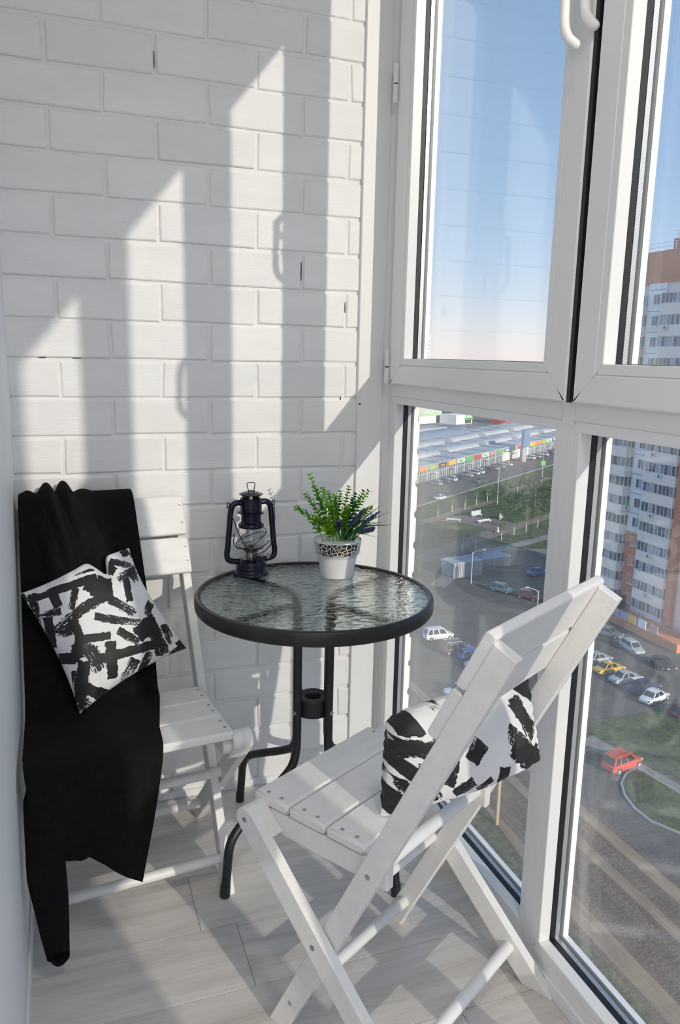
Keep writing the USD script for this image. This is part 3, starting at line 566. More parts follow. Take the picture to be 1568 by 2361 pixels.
# ---------------------------------------------------------------- cushions with a brush-stroke print
def ink_map(U, V, strokes, seed):
    """Dry-brush strokes on the cloth plane: each is (points, width, dryness) in cloth units; returns 0..1 of ink."""
    out = np.zeros_like(U); P = np.stack([U, V], -1)
    for si, (pts, w, dry) in enumerate(strokes):
        pts = np.asarray(pts, float); seg = np.diff(pts, axis=0); ln = np.linalg.norm(seg, axis=1); tot = ln.sum(); s0 = 0.0
        best = np.full(U.shape, 1e9); lat = np.zeros_like(U); al = np.zeros_like(U)
        for p, d, L in zip(pts[:-1], seg, ln):
            q = P - p; t = (q @ d) / L / L; tc = np.clip(t, 0, 1); dist = np.linalg.norm(q - tc[..., None] * d, axis=-1); side_ = (q[..., 0] * d[1] - q[..., 1] * d[0]) / L
            m = dist < best; best[m] = dist[m]; lat[m] = side_[m]; al[m] = (s0 + t * L)[m]; s0 += L
        edge = (meshkit.noise(np.stack([U * 45, V * 45, np.full_like(U, si + seed)], -1)) - 0.5) * w * 0.16
        inside = (np.abs(lat) < w / 2 + edge) & (al > -w * 0.12 + edge) & (al < tot + w * 0.10 + edge)
        bristle = meshkit.noise(np.stack([lat / w * 16 + 40, al / w * 1.3, np.full_like(U, si * 3 + seed)], -1))
        grain = meshkit.noise(np.stack([U * 210, V * 210, np.full_like(U, si * 7 + seed)], -1))
        t = np.clip(al / max(tot, 1e-6), 0, 1); e = np.clip(np.abs(lat) / (w / 2), 0, 1)
        need = dry * (0.25 + 0.75 * t ** 1.2) * (0.75 + 0.5 * e) + 0.12 * e ** 4
        out = np.maximum(out, np.where(inside & (0.55 * bristle + 0.45 * grain > need * 0.95), 1.0, 0.0))
    return out
def cushion(name_label, corners, thick, strokes, frame, seed, lift, n=300, bow=0.05, fold=None):
    """Corners in order low-left, top-left, top-right, low-right of the printed face; lift points out of that face."""
    q = thing('cushion', name_label, 'cushion', (0, 0, 0), 0, 'cushions with a black brush-stroke print')
    A, B, C, D = (np.asarray(c, float) for c in corners); lift = np.asarray(lift, float) / np.linalg.norm(lift)
    for face in (1, -1):
        m = n if face == 1 else n // 3
        u, v = np.meshgrid(np.linspace(0, 1, m), np.linspace(0, 1, m), indexing='ij'); x, y = 2 * u - 1, 2 * v - 1
        uu = u - bow * x * (1 - y ** 2) * np.abs(x) ** 2; vv = v - bow * y * (1 - x ** 2) * np.abs(y) ** 2
        P = (1 - uu)[..., None] * ((1 - vv)[..., None] * A + vv[..., None] * B) + uu[..., None] * ((1 - vv)[..., None] * D + vv[..., None] * C)
        prof = np.sqrt(np.clip((1 - x ** 2) * (1 - y ** 2), 0, 1)) ** 0.92
        wr = meshkit.fbm(np.stack([u * 5.0, v * 5.0, np.full_like(u, seed * 1.7 + face)], -1), 3, seed) - 0.5
        rim = (1 - np.maximum(np.abs(x), np.abs(y))); pk = np.exp(-rim * 9) * np.clip(rim * 30, 0, 1)
        pucker = pk * (np.sin(x * 26 + seed) * (np.abs(y) > np.abs(x)) + np.sin(y * 24 + seed * 2) * (np.abs(x) >= np.abs(y))) * 0.0035
        h = face * (thick * prof + 0.010 * wr * np.clip(prof * 3, 0, 1)) + pucker
        if fold is not None: P, h = fold(P, h, u, v, x, y, face)
        P = P + h[..., None] * lift
        f = grid_faces(m, m); f = f if face == 1 else f[:, ::-1]
        a4, b4, c4, d4 = (np.array(t) / 1000 for t in frame)
        D2 = (1 - u)[..., None] * ((1 - v)[..., None] * a4 + v[..., None] * b4) + u[..., None] * ((1 - v)[..., None] * d4 + v[..., None] * c4)
        ink = ink_map(D2[..., 0], D2[..., 1], strokes, seed)
        g = obj('front_cover' if face == 1 else 'back_cover', (P.reshape(-1, 3), f), MATS['print_cotton'], q, smooth=True)
        UsdGeom.PrimvarsAPI(UsdGeom.Mesh(g)).CreatePrimvar('ink', Sdf.ValueTypeNames.FloatArray, 'vertex').Set(Vt.FloatArray.FromNumpy(ink.astype(np.float32).ravel()))
    return q
Q1 = [(55, 540), (925, 70), (1495, 985), (610, 1490)]          # the print's own drawing frame: left, top, right, bottom corner
S1 = [([(330, 520), (680, 420)], 75, 0), ([(300, 500), (370, 660)], 75, 0), ([(150, 550), (190, 800)], 70, .55), ([(190, 580), (330, 530)], 60, .1), ([(390, 700), (210, 740)], 60, .5), ([(280, 760), (310, 990)], 80, .05),
      ([(510, 520), (490, 690)], 60, .45), ([(620, 470), (750, 560)], 125, 0), ([(735, 390), (790, 610)], 95, .05), ([(780, 570), (560, 700), (340, 870)], 85, .42), ([(500, 770), (560, 920)], 75, 0), ([(540, 930), (815, 900)], 62, .05),
      ([(480, 850), (340, 880)], 85, .7), ([(520, 960), (660, 1030), (745, 1165)], 115, .45), ([(380, 1080), (500, 1080), (560, 1030)], 85, .05), ([(605, 1110), (590, 1300), (600, 1400)], 105, 0), ([(520, 1180), (545, 1340)], 60, .65),
      ([(600, 1290), (830, 1390)], 85, .1), ([(600, 1410), (700, 1460)], 95, .6), ([(1195, 980), (900, 1050), (690, 1090)], 78, .22), ([(820, 955), (865, 1245)], 85, 0), ([(690, 745), (800, 770), (1090, 795)], 62, .5), ([(815, 610), (1030, 720)], 75, .5),
      ([(890, 860), (1060, 955)], 62, .35), ([(1150, 750), (1240, 930), (1285, 1055)], 120, .25), ([(1060, 890), (1150, 820)], 125, 0), ([(1195, 610), (1140, 720)], 65, .45), ([(1310, 800), (1355, 960)], 85, .65), ([(1440, 930), (1485, 1000)], 95, 0),
      ([(1440, 1000), (1350, 1065)], 55, .7), ([(1050, 1110), (960, 1290)], 95, .75), ([(1120, 1200), (1170, 1040)], 72, .45), ([(780, 245), (1060, 290)], 65, .45), ([(880, 110), (930, 160)], 70, 0), ([(965, 120), (995, 170)], 45, 0),
      ([(1050, 320), (880, 430)], 82, .45), ([(955, 430), (985, 615)], 62, 0), ([(1030, 380), (1065, 430)], 85, .55), ([(755, 265), (835, 345)], 70, .1), ([(650, 340), (500, 385)], 32, .6), ([(60, 560), (90, 620)], 60, 0)]
S1 = [([(x / 1000, y / 1000) for x, y in p], w * 1.08 / 1000, d) for p, w, d in S1]
def fold1(P, h, u, v, x, y, face):
    """The top corner flops over: a crease below it pinches the cloth."""
    d = np.clip((v - 0.62) / 0.38, 0, 1) * np.clip((0.42 - u) / 0.42, 0, 1)
    P = P + (d ** 1.2)[..., None] * np.array([0.020, 0.0, -0.030])
    nt = np.exp(-((v - 0.70) / 0.055) ** 2) * np.clip(1 - u, 0, 1) ** 5; P = P + nt[..., None] * np.array([0.022, -0.004, -0.040])
    h = h * (1 - 0.35 * np.exp(-((v - 0.70 - 0.35 * u) / 0.05) ** 2) * np.clip((0.30 - u) / 0.3, 0, 1))
    return P, h
k1 = [(-0.100, 1.900, 0.742), (0.136, 1.985, 0.845), (0.279, 1.874, 0.575), (0.018, 1.780, 0.478)]
cushion('black and white brush-stroke cushion resting on the black blanket', k1, 0.052, S1, Q1, 3, (0.04, -0.90, 0.42), bow=0.045, fold=fold1)
def at2(s, u, z): return C2 + s * np.array([math.cos(TH2), math.sin(TH2), 0]) + u * np.array([math.sin(TH2), -math.cos(TH2), 0]) + np.array([0, 0, z])
Q2 = [(50, 1235), (235, 500), (1420, 130), (1490, 690)]
S2 = [([(230, 640), (470, 600)], 100, .2), ([(330, 430), (640, 330)], 70, .2), ([(680, 390), (420, 600)], 52, .4), ([(330, 810), (390, 980)], 120, .3), ([(210, 900), (220, 1110)], 140, .7), ([(80, 1120), (270, 1200)], 110, .1), ([(610, 520), (505, 830)], 65, .2),
      ([(985, 670), (1000, 900)], 112, .05), ([(780, 900), (1240, 870)], 100, .1), ([(1100, 500), (1250, 600), (1420, 690)], 190, .2), ([(1190, 250), (1310, 460)], 115, .45), ([(1270, 160), (1410, 220)], 80, .2), ([(1130, 780), (1180, 880)], 95, .1), ([(690, 1010), (900, 1050)], 75, .3),
      ([(620, 1115), (800, 1080)], 55, .1), ([(1110, 390), (1050, 490)], 65, .55), ([(150, 780), (270, 810)], 115, .1), ([(700, 620), (800, 500)], 90, .3), ([(420, 720), (300, 740)], 40, .5), ([(250, 520), (420, 470)], 90, .2), ([(180, 700), (330, 600)], 80, .3), ([(1330, 560), (1450, 700)], 120, .15), ([(1240, 330), (1380, 420)], 80, .5), ([(1340, 110), (1440, 180)], 70, .2), ([(860, 760), (760, 860)], 70, .4), ([(560, 900), (700, 780)], 90, .3), ([(130, 1000), (90, 1120)], 80, .2), ([(1280, 830), (1420, 760)], 60, .2), ([(760, 1090), (980, 1000)], 60, .2)]
S2 = [([(x / 1000, y / 1000) for x, y in p], w * 1.1 / 1000, d) for p, w, d in S2]
nb = np.array([math.sin(TH2), -math.cos(TH2), 0])
cushion('black and white brush-stroke cushion on the foreground chair seat, seen through its backrest', [at2(-0.095, 0.165, 0.470), at2(-0.10, 0.175, 0.665), at2(0.165, 0.315, 0.705), at2(0.143, 0.362, 0.560)], 0.060, S2, Q2, 8, nb + (0, 0, -0.45), bow=0.03)

# ---------------------------------------------------------------- black fleece blanket over the first chair
W1 = np.array([math.cos(0.1138), math.sin(0.1138), 0]); B1 = np.array([-math.sin(0.1138), math.cos(0.1138), 0])
def at1(s, u, z): return C1 + np.asarray(s)[..., None] * W1 + np.asarray(u)[..., None] * B1 + np.asarray(z)[..., None] * np.array([0, 0, 1.0])
def sheet(S, Uu, Zz, th=0.0035):
    """A cloth of real thickness from a grid in chair coordinates."""
    P = at1(S, Uu, Zz); P[..., 0] = np.maximum(P[..., 0], XL + 0.012); P[..., 1] = np.minimum(P[..., 1], YW - 0.006)
    a, b = np.gradient(P, axis=0), np.gradient(P, axis=1); n = np.cross(a, b); n /= np.linalg.norm(n, axis=-1, keepdims=True) + 1e-12
    A, B = P + n * th / 2, P - n * th / 2; m, k = P.shape[:2]; f = grid_faces(m, k); N = m * k; idx = np.arange(N).reshape(m, k)
    edge = np.concatenate([idx[0, :-1], idx[:-1, -1], idx[-1, :0:-1], idx[:0:-1, 0]]); nx = np.roll(edge, -1)
    F = np.vstack([f, f[:, ::-1] + N, np.stack([edge, edge + N, nx + N], 1), np.stack([edge, nx + N, nx], 1)])
    return np.vstack([A.reshape(-1, 3), B.reshape(-1, 3)]), F
def along(path, n):
    path = np.asarray(path, float); d = np.concatenate([[0], np.cumsum(np.linalg.norm(np.diff(path, axis=0), axis=1))]); t = np.linspace(0, d[-1], n)
    return np.stack([np.interp(t, d, path[:, k]) for k in range(path.shape[1])], 1), t / d[-1], d / d[-1]
core = spline([(0.464, 0.80), (0.468, 0.87), (0.466, 0.920), (0.446, 0.940), (0.412, 0.940), (0.386, 0.915), (0.360, 0.86), (0.306, 0.75), (0.238, 0.61), (0.198, 0.525), (0.160, 0.483), (0.08, 0.475), (0.0, 0.474), (-0.075, 0.474), (-0.103, 0.462), (-0.112, 0.42), (-0.115, 0.33), (-0.113, 0.22)], 8)
prof, tt, _ = along(core, 190)
nc = 130; j = np.linspace(0, 1, nc)
kt = lambda pairs: np.interp(tt, [p[0] for p in pairs], [p[1] for p in pairs])
right = kt([(0, .060), (.13, .068), (.30, .072), (.50, .075), (.60, .066), (.72, .030), (.78, .020), (1, -.040)])
left = kt([(0, -.205), (.10, -.222), (.22, -.225), (.4, -.245), (.55, -.258), (.72, -.262), (.80, -.262), (1, -.246)])
S = left[:, None] + (right - left)[:, None] * j[None, :]
Uu = np.repeat(prof[:, :1], nc, 1); Zz = np.repeat(prof[:, 1:2], nc, 1)
tg = np.gradient(prof, axis=0); tg /= np.linalg.norm(tg, axis=1, keepdims=True); nr = np.stack([tg[:, 1], -tg[:, 0]], 1)      # outward (front / up)
nr = np.where((nr[:, 0] > 0)[:, None] & (tt > 0.16)[:, None], -nr, nr); nr[:, 0] = np.where(tt > 0.16, -np.abs(nr[:, 0]), nr[:, 0]); nr[:, 1] = np.abs(nr[:, 1])
T2 = np.repeat(tt[:, None], nc, 1); J2 = np.repeat(j[None, :], len(tt), 0)
bunch = np.exp(-((J2 - 0.36) / 0.16) ** 2) * np.exp(-((T2 - 0.17) / 0.15) ** 2)
fold = bunch * (0.020 + 0.018 * np.cos((J2 - 0.34 - 0.30 * (T2 - 0.15)) * 40 + 2.5 * np.sin(T2 * 14))) + 0.006 * np.exp(-((J2 - 0.62) / 0.05) ** 2) * np.exp(-((T2 - 0.2) / 0.12) ** 2) + 0.008 * np.exp(-((J2 - 0.12) / 0.05) ** 2) * np.exp(-((T2 - 0.25) / 0.2) ** 2)
rip = (meshkit.fbm(np.stack([J2 * 5, T2 * 9, np.zeros_like(T2)], -1), 3, 4) - 0.42) * 0.012
drape = np.clip((T2 - 0.76) / 0.24, 0, 1)
hang = drape * (0.010 * np.sin(J2 * 9.5 + 0.6) + 0.014 * (J2 - 0.5))
off = np.maximum(fold + rip * np.clip((T2 - 0.08) * 8, 0, 1), 0.0005) + hang
Uu = Uu + nr[:, :1] * off; Zz = Zz + nr[:, 1:] * off * (1 - drape)
low = np.interp(j, [0, .10, .28, .36, .40, .48, .62, .80, 1], [.30, .285, .270, .262, .258, .262, .245, .212, .176])
Zz = Zz + (np.clip((T2 - 0.80) / 0.20, 0, 1)) * (low[None, :] - 0.22)
bk = thing('blanket', 'black fleece blanket thrown over the chair by the wall, hanging to the floor', 'blanket')
obj('main_sheet', sheet(S, Uu, Zz), MATS['fleece'], bk, smooth=60)
# the long rolled end that hangs down at the chair's left front
ns, nt = 90, 60; a = np.linspace(0, 2 * PI * 1.62, ns); t = np.linspace(0, 1, nt)
A2, T3 = np.meshgrid(a, t, indexing='ij')
cs = np.interp(t, [0, .2, .45, .7, 1], [-.205, -.228, -.232, -.224, -.217]); cu = np.interp(t, [0, .2, .5, 1], [-.070, -.100, -.126, -.128]); cz = np.interp(t, [0, 1], [.466, .062])
wd = np.interp(t, [0, .15, .35, .6, .85, 1], [.040, .046, .046, .040, .031, .024]); dp = np.interp(t, [0, .3, 1], [.012, .020, .017])
g = 1 - 0.055 * A2 + 0.05 * np.sin(A2 * 3 + T3 * 5) * 0.4
S3 = cs[None, :] + wd[None, :] * g * np.cos(A2 + 2.2); U3 = cu[None, :] + dp[None, :] * g * np.sin(A2 + 2.2); Z3 = cz[None, :] + 0.010 * np.sin(A2 * 0.9) * T3 - 0.020 * np.cos(A2 + 0.5) * T3
obj('rolled_end', sheet(S3, U3, Z3), MATS['fleece'], bk, smooth=60)

# ---------------------------------------------------------------- the town below (ground 39 m under the eye)
G = -38.0
plain('asphalt', (0.120, 0.100, 0.084), 0.9, var=0.28, scale=0.5, bump=0.6, bscale=3.0, dist=0.2)
plain('asphalt_dusty', (0.170, 0.112, 0.070), 0.95, var=0.38, scale=0.9, stretch=(1.6, 0.12, 1), bump=0.9, bscale=3.0, dist=0.25)
plain('road_band', (0.30, 0.205, 0.125), 0.95, var=0.35, scale=1.2, stretch=(1.5, 0.2, 1))
plain('paint_line', (0.55, 0.54, 0.5), 0.8)
plain('lawn_green', (0.078, 0.098, 0.017), 0.95, var=0.75, scale=1.1, bump=1.0, bscale=4.0, dist=0.35)
plain('lawn_dry', (0.125, 0.108, 0.036), 0.95, var=0.8, scale=1.4, bump=1.0, bscale=4.0, dist=0.4)
plain('paving', (0.235, 0.165, 0.125), 0.9, var=0.15, scale=1.2)
plain('paving_grey', (0.26, 0.235, 0.215), 0.9, var=0.12, scale=1.5)
plain('kerb_stone', (0.40, 0.385, 0.36), 0.9)
plain('far_land', (0.20, 0.19, 0.17), 0.95, var=0.3, scale=0.02)
plain('roof_grey', (0.50, 0.50, 0.51), 0.6, var=0.08, scale=0.08)
plain('roof_blue', (0.20, 0.25, 0.32), 0.5, var=0.1, scale=0.2)
plain('facade_white', (0.88, 0.85, 0.83), 0.8, var=0.05, scale=0.4)
plain('facade_cream', (0.90, 0.765, 0.65), 0.8, var=0.05, scale=0.4)
plain('facade_orange', (0.62, 0.22, 0.10), 0.85, var=0.08, scale=0.6)
plain('far_window', (0.045, 0.055, 0.065), 0.15)
plain('curtain_window', (0.30, 0.31, 0.32), 0.3, rnd=0.35)
plain('frame_white', (0.72, 0.73, 0.75), 0.5)
plain('dark_gap', (0.03, 0.03, 0.035), 0.8)
plain('steel_grey', (0.38, 0.39, 0.40), 0.45)
plain('lamp_white', (0.62, 0.63, 0.64), 0.4)
plain('timber_post', (0.45, 0.33, 0.20), 0.9)
plain('shop_glass', (0.10, 0.11, 0.12), 0.12)
plain('tyre', (0.015, 0.015, 0.016), 0.8)
plain('car_glass', (0.02, 0.024, 0.028), 0.08)
plain('lamp_red', (0.42, 0.02, 0.02), 0.25)
plain('lamp_clear', (0.75, 0.75, 0.72), 0.15)
plain('leaf_tree', (0.075, 0.12, 0.022), 0.8, var=0.4, scale=2.0)
plain('leaf_pine', (0.028, 0.058, 0.022), 0.85, var=0.4, scale=2.0)
plain('trunk_white', (0.66, 0.65, 0.62), 0.9)
for nm, c in dict(white=(0.74, 0.75, 0.76), silver=(0.42, 0.44, 0.47), black=(0.02, 0.021, 0.024), grey=(0.16, 0.17, 0.18), red=(0.60, 0.055, 0.018), blue=(0.03, 0.075, 0.30), navy=(0.018, 0.028, 0.10), yellow=(0.72, 0.42, 0.035), brown=(0.10, 0.075, 0.055), maroon=(0.16, 0.015, 0.02), teal=(0.10, 0.17, 0.19), green=(0.05, 0.09, 0.07)).items():
    plain('paint_' + nm, c, 0.22, coat_weight=0.5, coat_roughness=0.05)
for nm, c in dict(orange=(0.85, 0.28, 0.05), red=(0.62, 0.06, 0.04), lime=(0.42, 0.52, 0.08), amber=(0.90, 0.50, 0.04), green=(0.12, 0.50, 0.08), white=(0.80, 0.80, 0.80), brown=(0.10, 0.075, 0.065), blue=(0.16, 0.24, 0.42), pink=(0.62, 0.33, 0.33), pale=(0.55, 0.70, 0.45), lilac=(0.45, 0.42, 0.50)).items():
    plain('sign_' + nm, c, 0.6)

gr = thing('ground', kind='structure')
obj('asphalt', cbox((-400, -900, G - 2), (2600, 2600, G)), MATS['far_land'], gr, smooth=False)
def patch(name, pts, z, m, th=0.12):
    return obj(name, prism(pts, G - 0.3, G + z), MATS[m], smooth=False, kind='structure')
patch('car_park', [(41, 20), (41, 62), (38, 63), (38, 132), (64, 134), (76, 143), (92, 136), (92, 20)], 0.02, 'asphalt')
patch('road', [(14, -60), (14, 140), (38, 140), (38, 63), (43.2, 62), (43.5, 42), (44.0, -60)], 0.03, 'asphalt_dusty')
patch('road_band', [(42.0, -60), (41.6, 62), (42.8, 62), (43.4, -60)], 0.035, 'road_band')
patch('road_band', [(38.9, -60), (38.6, 130), (39.6, 130), (40.0, -60)], 0.035, 'road_band')
patch('road_band', [(33.4, -60), (33.0, 120), (34.6, 120), (35.0, -60)], 0.032, 'road_band')
ddr = np.array([0.803, 0.596]); ndr = np.array([-0.596, 0.803])
def along_road(t, o): p = np.array([90.7, 187.4]) + ddr * t + ndr * o; return (float(p[0]), float(p[1]))
patch('main_road', [along_road(-90, 0), along_road(400, 0), along_road(400, 20), along_road(-90, 20)], 0.02, 'asphalt')
patch('shop_parking', [along_road(-90, 20), along_road(400, 20), along_road(400, 36), along_road(-90, 36)], 0.025, 'asphalt')
patch('kerb', [along_road(-90, -0.5), along_road(300, -0.5), along_road(300, 0), along_road(-90, 0)], 0.16, 'kerb_stone')
patch('kerb', [along_road(-90, 19.8), along_road(300, 19.8), along_road(300, 20.2), along_road(-90, 20.2)], 0.10, 'road_band')
patch('lawn', [(60, 118), (60, 150), along_road(-40, -0.5), along_road(130, -0.5), (175, 205), (150, 150), (104, 134), (78, 143), (66, 135)], 0.05, 'lawn_green')
patch('footpath', [(70, 160.5), (83.6, 166.5), (99.5, 178), (116.1, 188.2), (129.1, 201.2), (157.4, 222.5), (156.4, 224.8), (128, 204), (115.5, 191), (98.8, 180.6), (83, 169.6), (69, 163)], 0.09, 'paving')
patch('plaza', [(86.5, 168.5), (96.7, 173.2), (101.4, 166.0), (104.0, 161.0), (117.6, 168.2), (130, 178), (131.5, 175.5), (115.2, 163.8), (98.8, 153.8), (78, 140.5), (63, 131), (61.5, 134.5), (76, 145), (90.4, 153.6), (93.9, 157.2), (92.3, 161.5), (90.1, 165.6)], 0.10, 'paving')
patch('footpath', [(60, 119), (78, 137), (98, 145.0), (108, 149.8), (107.5, 147.2), (98.5, 142.6), (80, 134.5), (62, 117)], 0.09, 'paving_grey')
patch('lawn', [(45.8, 62.3), (53.4, 66.4), (80, 65.6), (80, 20), (56, 20), (54.6, 54)], 0.10, 'lawn_green')
patch('footpath', [(46, 62.0), (52.2, 63.3), (53.6, 54.0), (55.5, 40), (53.0, 20), (51.0, 20), (52.4, 44), (51.4, 55.5), (50.2, 60.6), (46, 60.2)], 0.13, 'paving_grey')
isl = [(52.0, 56.2), (50.4, 55.6), (48.8, 54.3), (47.8, 52.6), (47.2, 50.6), (47.2, 48.6), (48.4, 46.2), (52.2, 42), (53.2, 47)]
patch('kerb', sg.Polygon(isl).buffer(0.25), 0.16, 'kerb_stone')
patch('lawn', isl, 0.20, 'lawn_green')
patch('lawn', [(26.5, 20), (27.5, 44), (29.5, 62), (29.5, 75), (33.5, 75), (34.3, 55), (33.0, 44), (32.0, 20)], 0.12, 'lawn_dry')
patch('kerb', [(45.0, 63.6), (52.6, 67.2), (52.8, 66.9), (45.2, 63.2)], 0.18, 'kerb_stone')
patch('lawn', [(28, 75), (29.5, 105), (36, 125), (44, 130), (41, 104), (38, 80), (36, 75)], 0.06, 'lawn_dry')

# apartment block: long side parallel to this one
ab = thing('apartment_block', 'white panel apartment block with curved glazed bays and an orange top', 'building', (84.0, 0.0, 0.0))
FH = 3.05; H0 = -10.25; LO, HI = -9, 7
obj('wall', cbox((0.0, 94.7, G), (14.0, 98.4, 12.6)), MATS['facade_white'], ab, smooth=False)
obj('wall', cbox((0.6, 98.4, G), (14.0, 118.0, 12.6)), MATS['facade_cream'], ab, smooth=False)
obj('wall', cbox((0.3, 70.0, G), (14.0, 94.7, 12.6)), MATS['facade_cream'], ab, smooth=False)
obj('orange_top', cbox((0.1, 88.5, 12.6), (13.0, 118.0, 17.2)), MATS['facade_orange'], ab, smooth=False)
obj('orange_top', cbox((-0.8, 70.0, 12.6), (13.0, 88.5, 17.4)), MATS['facade_orange'], ab, smooth=False)
obj('roof_house', cbox((2.0, 84.0, 17.2), (10.0, 96.5, 19.0)), MATS['facade_orange'], ab, smooth=False)
obj('chimney', cyl((3.0, 93.2, 18.8), (3.0, 93.2, 23.6), 0.35), MATS['steel_grey'], ab)
b = MB(); b.add(cyl((2.5, 92.0, 18.8), (2.5, 92.0, 26.0), 0.05, 8)); b.add(cyl((2.5, 91.2, 24.6), (2.5, 92.8, 24.6), 0.03, 8)); b.add(cyl((2.5, 91.5, 23.4), (2.5, 92.5, 23.4), 0.03, 8)); obj('antenna', b, MATS['steel_grey'], ab)
b = MB()
for z in (17.75, 18.3): b.add(cyl((0.2, 88.6, z), (0.2, 117.8, z), 0.03, 6)); b.add(cyl((2.1, 84.2, z + 1.8), (2.1, 96.3, z + 1.8), 0.03, 6))
for y in np.arange(88.6, 117.8, 1.8): b.add(cyl((0.2, y, 17.2), (0.2, y, 18.3), 0.03, 6))
for y in np.arange(84.2, 96.3, 1.3): b.add(cyl((2.1, y, 19.0), (2.1, y, 20.1), 0.03, 6))
obj('railing', b, MATS['frame_white'], ab)
obj('roof_tank', cyl((3.2, 89.8, 19.0), (3.2, 89.8, 21.2), 0.9), MATS['steel_grey'], ab)
obj('orange_column', cbox((-0.03, 94.75, G), (0.6, 98.35, H0 + FH * -5 + 0.45)), MATS['facade_orange'], ab, smooth=False)
obj('orange_column', cbox((-0.6, 86.9, G), (0.6, 88.2, 12.6)), MATS['facade_orange'], ab, smooth=False)
obj('attic_window', cbox((-0.0, 99.2, 14.4), (0.14, 100.2, 15.8)), MATS['roof_blue'], ab, smooth=False)
rb = np.random.default_rng(21)
def bay_pts():          # plan of the rounded bay, from the flat section outwards
    return [(0.0, 98.45), (-0.55, 98.5), (-1.0, 98.9), (-1.2, 99.6), (-1.2, 106.6), (-0.9, 107.4), (0.0, 108.0)]
BP = bay_pts()
for i in range(LO, HI + 1):
    h = H0 + FH * i                       # head of this floor's windows
    if h < G + 2.2: continue
    # parapet band of the bay and of the right-hand loggias
    inner = [(x + 0.5, y) for x, y in BP[::-1]]
    obj('bay_band', prism(BP + inner[1:-1], h - 3.05 + 0.0, h - 1.55), MATS['facade_cream'], ab, smooth=30)
    bw = thing('bay_glazing', parent=ab)
    fr = MB(); panes = []
    ysp = [(BP[1], BP[2]), (BP[2], BP[3])] + [((-1.2, 99.6 + k * 1.0), (-1.2, 100.6 + k * 1.0)) for k in range(7)]
    for (p, q) in ysp:
        p, q = np.array(p) + (0.06, 0), np.array(q) + (0.06, 0)
        fr.add(beam((*p, h - 1.55), (*p, h), 0.10, 0.10, b=0)); panes.append((p, q))
    for (p, q) in ysp: 
        p, q = np.array(p) + (0.06, 0), np.array(q) + (0.06, 0)
        fr.add(beam((*p, h - 0.05), (*q, h - 0.05), 0.10, 0.10, b=0)); fr.add(beam((*p, h - 1.50), (*q, h - 1.50), 0.14, 0.10, b=0))
    obj('window_frame', fr, MATS['frame_white'], bw, smooth=False)
    for (p, q) in panes: obj('pane', beam((*p, h - 0.78), (*q, h - 0.78), 0.03, 1.40, up=(0, 0, 1), b=0) if False else prism([tuple(p + (0.02, 0)), tuple(q + (0.02, 0)), tuple(q + (0.06, 0)), tuple(p + (0.06, 0))], h - 1.5, h - 0.05), MATS['curtain_window' if rb.random() < 0.55 else 'far_window'], bw, smooth=False)
    # the small two-pane window of the flat section, with its sill and the panel joint above
    sw = thing('small_window', parent=ab)
    fr = MB(); y0, y1 = 95.9, 97.2
    for yy in (y0, (y0 + y1) / 2, y1): fr.box((-0.06, yy - 0.05, h - 1.50), (0.04, yy + 0.05, h - 0.08))
    for z in (h - 1.5, h - 0.1): fr.box((-0.06, y0, z - 0.05), (0.04, y1, z + 0.05))
    fr.box((-0.14, y0 - 0.15, h - 1.64), (0.02, y1 + 0.15, h - 1.56)); obj('window_frame', fr, MATS['frame_white'], sw, smooth=False)
    for a, c in ((y0 + .05, (y0 + y1) / 2 - .05), ((y0 + y1) / 2 + .05, y1 - .05)): obj('pane', cbox((-0.02, a, h - 1.46), (0.03, c, h - 0.14)), MATS['curtain_window' if rb.random() < 0.3 else 'far_window'], sw, smooth=False)
    obj('panel_joint', cbox((-0.012, 94.8, h + 0.55), (0.05, 98.3, h + 0.62)), MATS['dark_gap'], ab, smooth=False)
    # loggias: two groups of four panes behind a parapet
    obj('loggia_band', cbox((-1.0, 88.2, h - 3.05), (0.4, 94.7, h - 1.55)), MATS['facade_cream'], ab, smooth=False)
    for g0 in (91.55, 88.3):
        lg = thing('loggia_glazing', parent=ab); fr = MB(); n4 = 4; wd4 = 3.05 / n4
        for k in range(n4 + 1): fr.box((-0.95, g0 + k * wd4 - 0.045, h - 1.5), (-0.82, g0 + k * wd4 + 0.045, h))
        fr.box((-0.95, g0, h - 0.1), (-0.82, g0 + 3.05, h)); fr.box((-1.02, g0, h - 1.56), (-0.82, g0 + 3.05, h - 1.46)); obj('window_frame', fr, MATS['frame_white'], lg, smooth=False)
        for k in range(n4): obj('pane', cbox((-0.90, g0 + k * wd4 + 0.045, h - 1.46), (-0.86, g0 + (k + 1) * wd4 - 0.045, h - 0.1)), MATS['curtain_window' if rb.random() < 0.4 else 'far_window'], lg, smooth=False)
    if rb.random() < 0.75:
        yA = rb.uniform(90.6, 93.2); ac = MB(); ac.box((-1.42, yA, h - 2.15), (-1.02, yA + 0.85, h - 1.6)); u = obj('air_conditioner', ac, MATS['frame_white'], ab, smooth=False); obj('fan', cyl((-1.43, yA + 0.3, h - 1.88), (-1.40, yA + 0.3, h - 1.88), 0.2, 14), MATS['dark_gap'], u)
    if i in (-3, -6, 5):
        ac = MB(); ac.box((-0.45, 98.0, h - 2.05), (-0.05, 98.8, h - 1.5)); u = obj('air_conditioner', ac, MATS['frame_white'], ab, smooth=False); obj('fan', cyl((-0.46, 98.3, h - 1.78), (-0.43, 98.3, h - 1.78), 0.2, 14), MATS['dark_gap'], u)
pc = thing('porch', 'brick-orange porch with a railing of posters at the foot of the apartment block', 'porch', (0, 0, 0))
obj('wall', cbox((78.7, 80.0, G), (82.5, 95.4, G + 1.3)), MATS['facade_orange'], pc, smooth=False)
